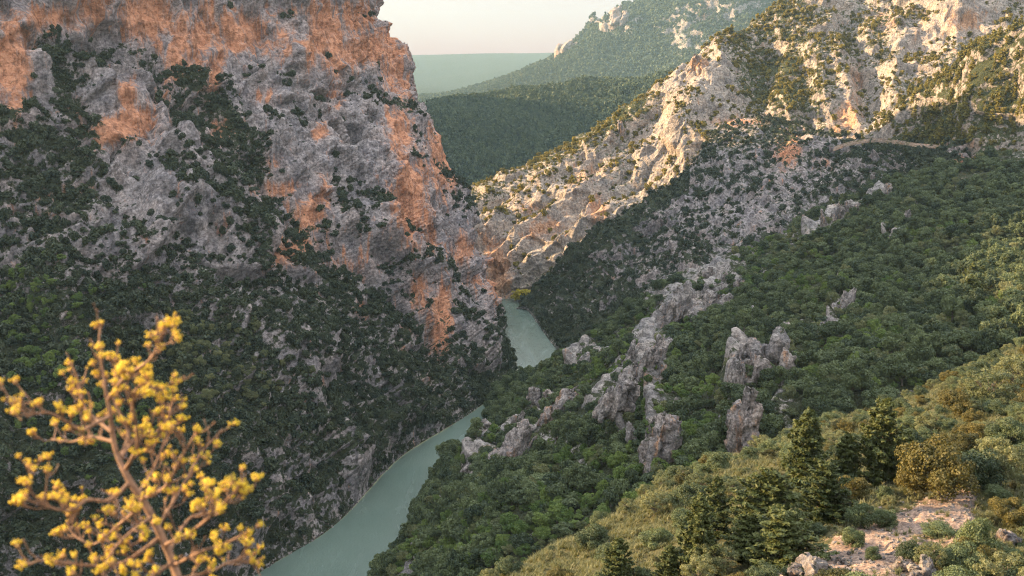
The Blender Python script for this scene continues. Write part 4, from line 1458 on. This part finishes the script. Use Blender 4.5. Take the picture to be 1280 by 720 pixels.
PN = [(1097, 606, 74, 104, 'large open pine with a dark bare trunk in the middle of the near slope', 1),
      (1006, 622, 84, 106, 'tall golden olive pine with a pointed top left of the large open pine', 0),
      (1026, 646, 74, 72, 'dense pine in front of the tall golden olive one', 3),
      (958, 672, 92, 88, 'broad yellowish pine with flat tiers in the centre of the near pines', 1),
      (978, 700, 96, 70, 'low wide pine at the front of the near pines, beside the stony clearing', 3),
      (868, 712, 70, 92, 'dark green pointed pine low on the near slope, left of the broad yellowish pine', 0),
      (898, 668, 56, 74, 'slim pine between the dark pointed pine and the broad yellowish pine', 2),
      (832, 724, 46, 50, 'small dark pine left of the dark green pointed pine', 2),
      (772, 738, 60, 66, 'young pine in the dry grass, leftmost of the near pines', 0),
      (1052, 612, 56, 70, 'shaded pine between the tall golden pine and the large open pine', 2),
      (925, 700, 60, 66, 'olive pine half hidden in front of the slim pine', 1),
      (1130, 596, 46, 60, 'small dark pine behind and right of the large open pine', 2)]
for (x, y, w_, h_, lab, pi) in PN:
    near('near_pine', 'pine_tree', x, y, w_, h_, lab, 'tree', 'pines on the near slope', pi)
BS = [('gold_bush', 1172, 620, 96, 84, 'big rounded bush with golden top above the stony clearing', 0), ('near_bush', 1215, 606, 80, 62, 'dark green bush right behind the big golden topped bush', 1),
      ('near_bush', 1218, 706, 54, 70, 'tall dark bush right of the stony clearing', 2), ('near_bush', 1272, 728, 60, 46, 'dark rounded bush in the bottom right corner', 3),
      ('near_bush', 1238, 730, 44, 40, 'rounded bush at the bottom edge next to the corner bush', 0), ('near_bush', 1068, 676, 34, 30, 'compact dark bush on the upper left edge of the clearing', 1),
      ('near_bush', 1090, 694, 22, 20, 'small round bush alone on the bare stones', 2), ('near_bush', 1140, 694, 38, 28, 'low dark bush in the middle of the stony clearing', 3),
      ('near_bush', 1078, 652, 40, 36, 'dark bush below the large open pine', 0), ('near_bush', 1108, 652, 36, 30, 'dull green bush below the big golden topped bush', 1),
      ('near_bush', 1172, 662, 44, 22, 'low spreading dark bush under the dirt bank of the clearing', 2), ('near_bush', 1000, 724, 44, 28, 'flat dark bush at the bottom left of the clearing', 3),
      ('near_bush', 1078, 726, 24, 18, 'tiny bush at the bottom edge of the clearing', 0), ('near_bush', 955, 728, 48, 36, 'dark bush at the bottom edge below the low wide pine', 1),
      ('gold_bush', 920, 730, 40, 30, 'yellowish bush at the bottom edge left of a dark bush', 2), ('gold_bush', 1048, 640, 48, 40, 'yellow green bush at the foot of the shaded pine', 1),
      ('pale_bush', 1255, 606, 66, 76, 'thin pale tree with bare branches at the right edge', 0), ('pale_bush', 1236, 506, 74, 56, 'tan leafed spreading tree high at the right edge', 1),
      ('pale_bush', 1270, 486, 60, 54, 'orange tinted tree in the upper right corner of the near slope', 2), ('gold_bush', 1198, 520, 50, 40, 'golden green bush below the tan leafed tree', 0),
      ('pale_bush', 1160, 540, 44, 34, 'pale yellow bush on the rim right of the large open pine', 1), ('near_bush', 1262, 560, 52, 44, 'deep green bush at the right edge below the tan leafed tree', 2),
      ('near_bush', 1135, 560, 36, 28, 'dark bush on the rim behind the large open pine', 3), ('pale_bush', 950, 560, 36, 26, 'pale leafy bush on the rim left of the tall golden pine', 2),
      ('pale_bush', 1160, 706, 44, 44, 'twiggy grey brown bush at the bottom right of the clearing', 1), ('gold_bush', 1258, 650, 50, 40, 'olive yellow bush at the right edge above the corner bush', 2)]
for (kd, x, y, w_, h_, lab, pi) in BS:
    near(kd, 'tree' if 'tree' in lab else 'bush', x, y, w_, h_, lab, 'tree' if 'tree' in lab else 'bush', 'bushes on the near slope', pi)
# more bushes between them, thinner on the dry grass and absent from the stones
sl = lambda t: soil(t['px'], t['py'])
gr_ = lambda t: ell(t['px'], t['py'], [(700, 690, 110, 34), (800, 650, 70, 26), (930, 566, 40, 20), (1000, 545, 40, 14)])
wN = lambda t: np.clip(1 - 1.6 * sl(t), 0, 1) * (1 - .88 * gr_(t)) * (t['dep'] > 40)
pN = plan('hillside', 1000, wN, .5, 2.3, 551, tol=6, power=1.8)
ordN = np.argsort(-np.where(pN['hid'], 0, pN['r'] / pN['dep']))[:300 - len(BS)]
restN = []
for i in range(len(pN['P'])):
    if i not in set(ordN.tolist()):
        restN.append(i)
        continue
    kd = random.choices(['near_bush', 'gold_bush', 'pale_bush'], [.56, .16, .28])[0]
    R_ = pN['r'][i]
    x, y = pN['px'][i], pN['py'][i]
    colr = {'near_bush': 'dark green', 'gold_bush': 'yellowish', 'pale_bush': 'pale twiggy'}[kd]
    # nearest of the named bushes and pines
    q = [(math.hypot(x - b_[0], y - b_[1] + 15), b_[4]) for b_ in PN] + [(math.hypot(x - b_[1], y - b_[2] + 10), b_[5]) for b_ in BS]
    if min(q)[0] < 10: continue
    put(kd, 'bush', pN['P'][i] - np.array([0, 0, .15]), (R_, R_, R_ * random.uniform(.8, 1.1)), random.uniform(0, 6.28),
        colr + ' ' + sz(R_, 1.1, 1.6) + ' bush near the ' + ' '.join(min(q)[1].split()[:7]), 'bush', 'bushes on the near slope', True)
restN = np.array(restN, int)
if len(restN):
    r = np.random.default_rng(14)
    rr = pN['r'][restN]
    rot = np.zeros((len(restN), 3)); rot[:, 2] = r.uniform(0, 6.28, len(restN))
    stuff('undergrowth', pN['P'][restN] - np.array([0, 0, .15]), np.stack([rr, rr, rr * .9], 1), rot, r.integers(0, 10, len(restN)),
          [p_['one'] for kd in ('near_bush', 'gold_bush', 'pale_bush') for p_ in PROTO[kd]])
print('PLANT bushes', len(pN['P']))
# dry grass
gi_ = scatter('hillside', 22000, lambda t: np.clip(1 - 1.15 * sl(t), .03, 1) * (.45 + 1.0 * gr_(t)) / np.maximum(t['dep'], 30) ** .8, 561, tol=8)
t = TER['hillside']
r = np.random.default_rng(12)
n = len(gi_)
gs = (.35 + .55 * r.random(n)) * np.clip(t['dep'][gi_] / 90, .7, 1.5)
rot = np.stack([r.normal(size=n) * .15, r.normal(size=n) * .15, r.uniform(0, 6.28, n)], 1)
stuff('dry_grass', t['P'][gi_], np.stack([gs, gs, gs * r.uniform(.6, 1.1, n)], 1), rot, r.integers(0, 3, n), GR)
# loose stones of the clearing
bmS = []
for i in range(3):
    bmS.append(rock_mesh('loose_stone', 1, .9, .7, 0, 40 + i, M_OUT, 2))
si_ = scatter('hillside', 1500, lambda t: sl(t) ** 1.5, 571, tol=6)
n = len(si_)
ss = .10 + .5 * r.random(n) ** 4
stuff('loose_stones', t['P'][si_], np.stack([ss, ss, ss], 1), np.stack([r.normal(size=n) * .4, r.normal(size=n) * .4, r.uniform(0, 6.28, n)], 1), r.integers(0, 3, n), bmS)

# pale stones along both banks of the river
for tn_, sd_ in (('mountain', 581), ('wooded_slope', 583), ('rocky_spur', 585)):
    t = TER[tn_]
    k_ = np.where((t['P'][:, 2] > WATER - .4) & (t['P'][:, 2] < WATER + 1.6) & (t['py'] > 360) & (hidden_by(t['px'], t['py'] - 4, t['dep']) < 25))[0]
    if not len(k_): continue
    r = np.random.default_rng(sd_)
    k_ = r.choice(k_, min(len(k_), 500), replace=False)
    n = len(k_)
    ss = .3 + 1.5 * r.random(n) ** 3
    stuff('bank_stones', t['P'][k_], np.stack([ss, ss, ss], 1), np.stack([r.normal(size=n) * .4, r.normal(size=n) * .4, r.uniform(0, 6.28, n)], 1), r.integers(0, 3, n), bmS)
# ------------------------------------------------------------------ the flowering shrub by the viewpoint
m, nt, out = mat('yellow_petals')
b = N(nt)
p = b.n('ShaderNodeBsdfPrincipled', i_Roughness=.55)
oi = b.n('ShaderNodeObjectInfo')
f = b.math('ADD', b.math('MULTIPLY', b.at('tint'), .75), b.math('MULTIPLY', oi.outputs['Random'], .25))
col = b.ramp(f, [(.0, (.50, .25, .02)), (.35, (.72, .47, .025)), (1.0, (.85, .68, .06))])
b.l(col, p.inputs['Base Color'])
tr = b.n('ShaderNodeBsdfTranslucent'); b.l(col, tr.inputs[0])
mx = b.n('ShaderNodeMixShader', i_0=.35)
b.l(p.outputs[0], mx.inputs[1]); b.l(tr.outputs[0], mx.inputs[2]); b.l(mx.outputs[0], out.inputs[0])
M_PETAL = m
M_BUD = bark_material('bud_scales', (.30, .15, .05), (.50, .28, .09), 300)
M_TWIG = bark_material('twig_bark', (.11, .058, .032), (.27, .15, .085), 90)

SB = 2.05                                         # metres ahead of the viewpoint


def smooth(pts, n):
    P = np.array(pts, float)[:, None, :]
    return _cr(P, n, np.ones(len(pts) - 1))[:, 0, :]


def ball(c, r_, rr, sq=1.0):
    """small lumpy ellipsoid, 6x4"""
    V, k, h = [], 6, 4
    for i in range(h + 1):
        th = math.pi * i / h
        for j in range(k):
            ph = 2 * math.pi * (j + .5 * (i % 2)) / k
            V.append((math.sin(th) * math.cos(ph), math.sin(th) * math.sin(ph), math.cos(th) * sq))
    V = np.array(V) * r_ * rr.uniform(.85, 1.15, (len(V), 1)) + c
    return V, np.array([(i * k + j, i * k + (j + 1) % k, (i + 1) * k + (j + 1) % k, (i + 1) * k + j) for i in range(h) for j in range(k)])


FLOWER = []
for i in range(5):                                # one umbel: brown scales below, a dome of tiny yellow flowers
    r = np.random.default_rng(1000 + i)
    bag = Bag()
    for k in range(4):
        an = 1.57 * k + r.uniform(-.2, .2)
        V, Fc = ball(np.array([math.cos(an) * .003, math.sin(an) * .003, .001]), .0042, r, 1.2)
        bag.add(V, Fc, .5, 1)
    for k in range(16):
        d = r.normal(size=3); d /= np.linalg.norm(d); d[2] = abs(d[2]) * 1.1 - .15
        c = d * r.uniform(.004, .0145) + np.array([0, 0, .0055])
        V, Fc = ball(c, r.uniform(.0019, .0033), r, .8)
        bag.add(V, Fc, float(np.clip(.35 + .5 * r.random() + 12 * c[2], 0, 1)))
    FLOWER.append(bag.mesh('blossom', (M_PETAL, M_BUD), True))

shrub = bpy.data.objects.new('flowering_shrub', None)
COL.objects.link(shrub)
base = Vector((-.50, 1.55, -2.35))
shrub.location = base
tag(shrub, 'leafless shrub full of small yellow blossoms in the bottom left foreground', 'shrub')
shrub_bits = []
r = np.random.default_rng(77)


def at3(px, py, d): return np.array(at(px, py, d)) - np.array(base)


STEM = smooth([(0, 0, 0), at3(250, 860, 1.75), at3(222, 722, 1.95), at3(189, 644, 2.0), at3(160, 597, 2.02), at3(144, 560, 2.05), at3(137, 512, 2.06), at3(132, 492, 2.06)], 40)
bag = Bag()
bag.add(*tube(STEM, np.linspace(.0115, .0036, 40), 8))
link('stem', bag.mesh('stem', (M_TWIG,), True), shrub)
BR = [   # pixel paths with depth
    [(133, 495, 2.06), (130, 474, 2.07), (124, 432, 2.1), (126, 405, 2.12)],
    [(135, 500, 2.06), (156, 472, 2.03), (186, 451, 1.98), (200, 428, 1.96), (206, 408, 1.95)],
    [(142, 552, 2.05), (112, 546, 2.1), (90, 552, 2.14), (64, 549, 2.18)],
    [(138, 520, 2.06), (118, 530, 2.0), (101, 538, 1.96), (83, 527, 1.93), (61, 516, 1.9), (35, 517, 1.87), (6, 500, 1.85)],
    [(163, 602, 2.02), (137, 625, 1.96), (109, 625, 1.92), (90, 638, 1.9), (62, 634, 1.88), (45, 622, 1.86), (31, 604, 1.85)],
    [(172, 618, 2.01), (190, 590, 2.1), (204, 555, 2.16), (212, 520, 2.2), (216, 494, 2.22)],
    [(196, 660, 2.0), (218, 625, 2.05), (238, 590, 2.1), (255, 562, 2.13), (279, 536, 2.16)],
    [(205, 682, 1.98), (245, 660, 1.9), (274, 635, 1.85), (302, 606, 1.8)],
    [(215, 708, 1.97), (250, 690, 1.9), (280, 680, 1.86), (311, 664, 1.84)],
    [(180, 630, 2.01), (150, 655, 2.1), (118, 680, 2.14), (92, 668, 2.18), (84, 652, 2.2)],
    [(200, 672, 1.99), (150, 705, 1.92), (100, 706, 1.88), (60, 700, 1.86), (30, 706, 1.84)],
    [(156, 588, 2.03), (172, 555, 1.95), (166, 505, 1.9), (176, 482, 1.88), (205, 488, 1.86)],
    [(150, 574, 2.04), (172, 545, 2.1), (196, 540, 2.15), (222, 505, 2.18)],
    [(222, 724, 1.95), (262, 715, 2.0), (290, 702, 2.05), (322, 704, 2.08)],
    [(176, 624, 2.01), (205, 610, 1.9), (225, 575, 1.86), (246, 540, 1.84)],
    [(150, 572, 2.04), (160, 540, 2.14), (142, 500, 2.18), (150, 486, 2.2)],
    [(190, 646, 2.0), (165, 664, 1.9), (140, 690, 1.87), (128, 720, 1.85)],
    [(210, 692, 1.98), (235, 650, 2.1), (262, 640, 2.14), (288, 622, 2.2)],
    [(215, 704, 1.97), (190, 720, 1.85), (170, 738, 1.8), (120, 730, 1.76)],
    [(140, 540, 2.05), (110, 515, 2.12), (100, 490, 2.16), (96, 470, 2.18), (88, 455, 2.2)],
]
bl = []                                            # blossom places: (tip, direction)


def twig(bag, p0, d, L, r0, lev):
    d = d / np.linalg.norm(d)
    up = np.array([0, 0, 1.])
    p1 = p0 + d * L * .5 + r.normal(size=3) * L * .06
    p2 = p1 + (d * .65 + up * .45) * L * .5 + r.normal(size=3) * L * .06
    bag.add(*tube([p0, p1, p2], [r0, r0 * .85, r0 * .8], 5))
    nd = (p2 - p1) / np.linalg.norm(p2 - p1)
    if lev > 0 and L > .03:
        for k in range(r.integers(1, 4)):
            twig(bag, p1 + (p2 - p1) * r.uniform(0, .9), nd + r.normal(size=3) * .55, L * r.uniform(.4, .7), r0 * .8, lev - 1)
    # knobbly end
    bag.add(*ball(p2, r0 * 1.35, r, 1.1))
    bl.append((p2, nd))


for path in BR:
    P = smooth([at3(*q) for q in path], 6 * len(path))
    bag = Bag()
    L = np.linalg.norm(np.diff(P, axis=0), axis=1).sum()
    rad = np.linspace(.0043 if L > .2 else .0036, .0018, len(P)) * (1 + .16 * np.sin(np.arange(len(P)) * 2.1))
    bag.add(*tube(P, rad, 6))
    n = int(5 + L / .023)
    for k in range(n):
        t_ = r.uniform(.12, 1.0)
        i = min(int(t_ * (len(P) - 1)), len(P) - 2)
        d = P[i + 1] - P[i]; d /= np.linalg.norm(d)
        side = r.normal(size=3); side -= d * side.dot(d); side /= np.linalg.norm(side)
        twig(bag, P[i], d * .6 + side * .8 + np.array([0, 0, .35]), r.uniform(.016, .065), .0016, 1 if r.random() < .6 else 0)
    bl.append((P[-1], P[-1] - P[-2]))
    link('branch', bag.mesh('branch', (M_TWIG,), True), shrub)

keep = [q for q in bl if r.random() < .66]
BX = np.array([q[0] for q in keep]) + np.array(base)
_, _, bd_ = pix(BX)
order = np.argsort(bd_)
rest = Bag()
cnt = 0
for rank, i in enumerate(order):
    tip, d = keep[i]
    q = Vector(d).to_track_quat('Z', 'Y')
    s_ = float(r.choice([.35, .6, .75, .9], p=[.15, .25, .35, .25]))
    x_, y_, _ = pix((tip + np.array(base))[None])
    infr = -5 < x_[0] < 1285 and y_[0] < 722
    fm = FLOWER[int(r.integers(0, 5))]
    if infr and cnt < 100:
        o = link('blossom', fm, shrub)
        o.location = tuple(tip); o.rotation_mode = 'QUATERNION'; o.rotation_quaternion = q; o.scale = (s_,) * 3
        cnt += 1
    else:
        V = np.empty(len(fm.vertices) * 3, np.float32); fm.vertices.foreach_get('co', V); V = V.reshape(-1, 3) * s_
        R3 = np.array(q.to_matrix())
        Fq = np.array([p_.vertices[:] for p_ in fm.polygons]); mi = np.array([p_.material_index for p_ in fm.polygons])
        tv = np.empty(len(fm.vertices), np.float32); fm.attributes['tint'].data.foreach_get('value', tv)
        rest.V.append(V @ R3.T + tip); rest.F.append(Fq + rest.n); rest.n += len(V); rest.T.append(tv); rest.M.append(mi)
if rest.n:
    o = link('blossom', rest.mesh('blossom_rest', (M_PETAL, M_BUD), True), shrub)
    o['kind'] = 'stuff'
print('PLANT blossoms', len(keep))
# ------------------------------------------------------------------ light
SUN_AZ = math.radians(-80)                        # measured from +Y towards +X
SUN_EL = math.radians(17)
to_sun = Vector((math.sin(SUN_AZ) * math.cos(SUN_EL), math.cos(SUN_AZ) * math.cos(SUN_EL), math.sin(SUN_EL)))
sd = bpy.data.lights.new('sun', 'SUN')
sd.energy = 5.0
sd.angle = math.radians(.5)
sd.color = (1.0, .69, .37)
so = bpy.data.objects.new('sun', sd)
COL.objects.link(so)
so.rotation_euler = to_sun.to_track_quat('Z', 'Y').to_euler()
so.location = (-300, 300, 500)

w = bpy.data.worlds.new('World')
SC.world = w
w.use_nodes = True
nt = w.node_tree
nt.nodes.clear()
sky = nt.nodes.new('ShaderNodeTexSky')
sky.sky_type = 'NISHITA'
sky.sun_disc = False
sky.sun_elevation = SUN_EL
sky.sun_rotation = SUN_AZ
sky.altitude = 500
sky.air_density = 1.0
sky.dust_density = 1.0
sky.ozone_density = 1.0
bg = nt.nodes.new('ShaderNodeBackground')
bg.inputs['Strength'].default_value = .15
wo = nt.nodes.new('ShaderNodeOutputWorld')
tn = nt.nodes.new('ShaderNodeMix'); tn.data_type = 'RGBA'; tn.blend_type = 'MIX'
tn.inputs[0].default_value = .88                    # added pale gradient over the sky, bright overhead to lift the shade
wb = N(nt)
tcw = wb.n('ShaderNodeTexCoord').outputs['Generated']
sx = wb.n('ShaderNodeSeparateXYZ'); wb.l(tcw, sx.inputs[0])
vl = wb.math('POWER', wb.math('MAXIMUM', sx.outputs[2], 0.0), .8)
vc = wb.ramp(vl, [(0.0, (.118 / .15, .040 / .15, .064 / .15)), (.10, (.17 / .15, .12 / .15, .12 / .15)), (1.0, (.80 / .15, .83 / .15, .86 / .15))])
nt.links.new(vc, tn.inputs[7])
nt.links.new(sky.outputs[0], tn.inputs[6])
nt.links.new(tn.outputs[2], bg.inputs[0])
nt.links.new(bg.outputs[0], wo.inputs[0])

# ------------------------------------------------------------------ air
if HAZE > 0:
    hb = bpy.data.meshes.new('haze')
    bmh = bmesh.new()
    bmesh.ops.create_cube(bmh, size=1)
    for v in bmh.verts:
        v.co = Vector((v.co.x * 14000, v.co.y * 13900 + 3950, -233 + (v.co.z + .5) * 760))
    bmh.to_mesh(hb); bmh.free()
    ho = link('haze', hb)
    tag(ho, kind='stuff')
    m, nt, out = mat('haze')
    vol = nt.nodes.new('ShaderNodeVolumePrincipled')
    vol.inputs['Color'].default_value = (.36, .53, .61, 1)
    vol.inputs['Density'].default_value = HAZE
    vol.inputs['Anisotropy'].default_value = .3
    nt.links.new(vol.outputs[0], out.inputs['Volume'])
    hb.materials.append(m)

SC.view_settings.view_transform = 'Standard'
SC.view_settings.look = 'None'
SC.view_settings.exposure = EXPO_
SC.view_settings.gamma = 1
SC.view_settings.use_curve_mapping = False
SC.render.engine = 'CYCLES'
SC.cycles.use_denoising = True
SC.cycles.denoising_prefilter = 'NONE'
SC.cycles.filter_width = 1.15
SC.cycles.max_bounces = 4
SC.cycles.diffuse_bounces = 3
SC.cycles.glossy_bounces = 2
SC.cycles.transmission_bounces = 2
SC.cycles.volume_bounces = 1
SC.cycles.transparent_max_bounces = 4
SC.cycles.use_adaptive_sampling = True
SC.cycles.adaptive_threshold = .02
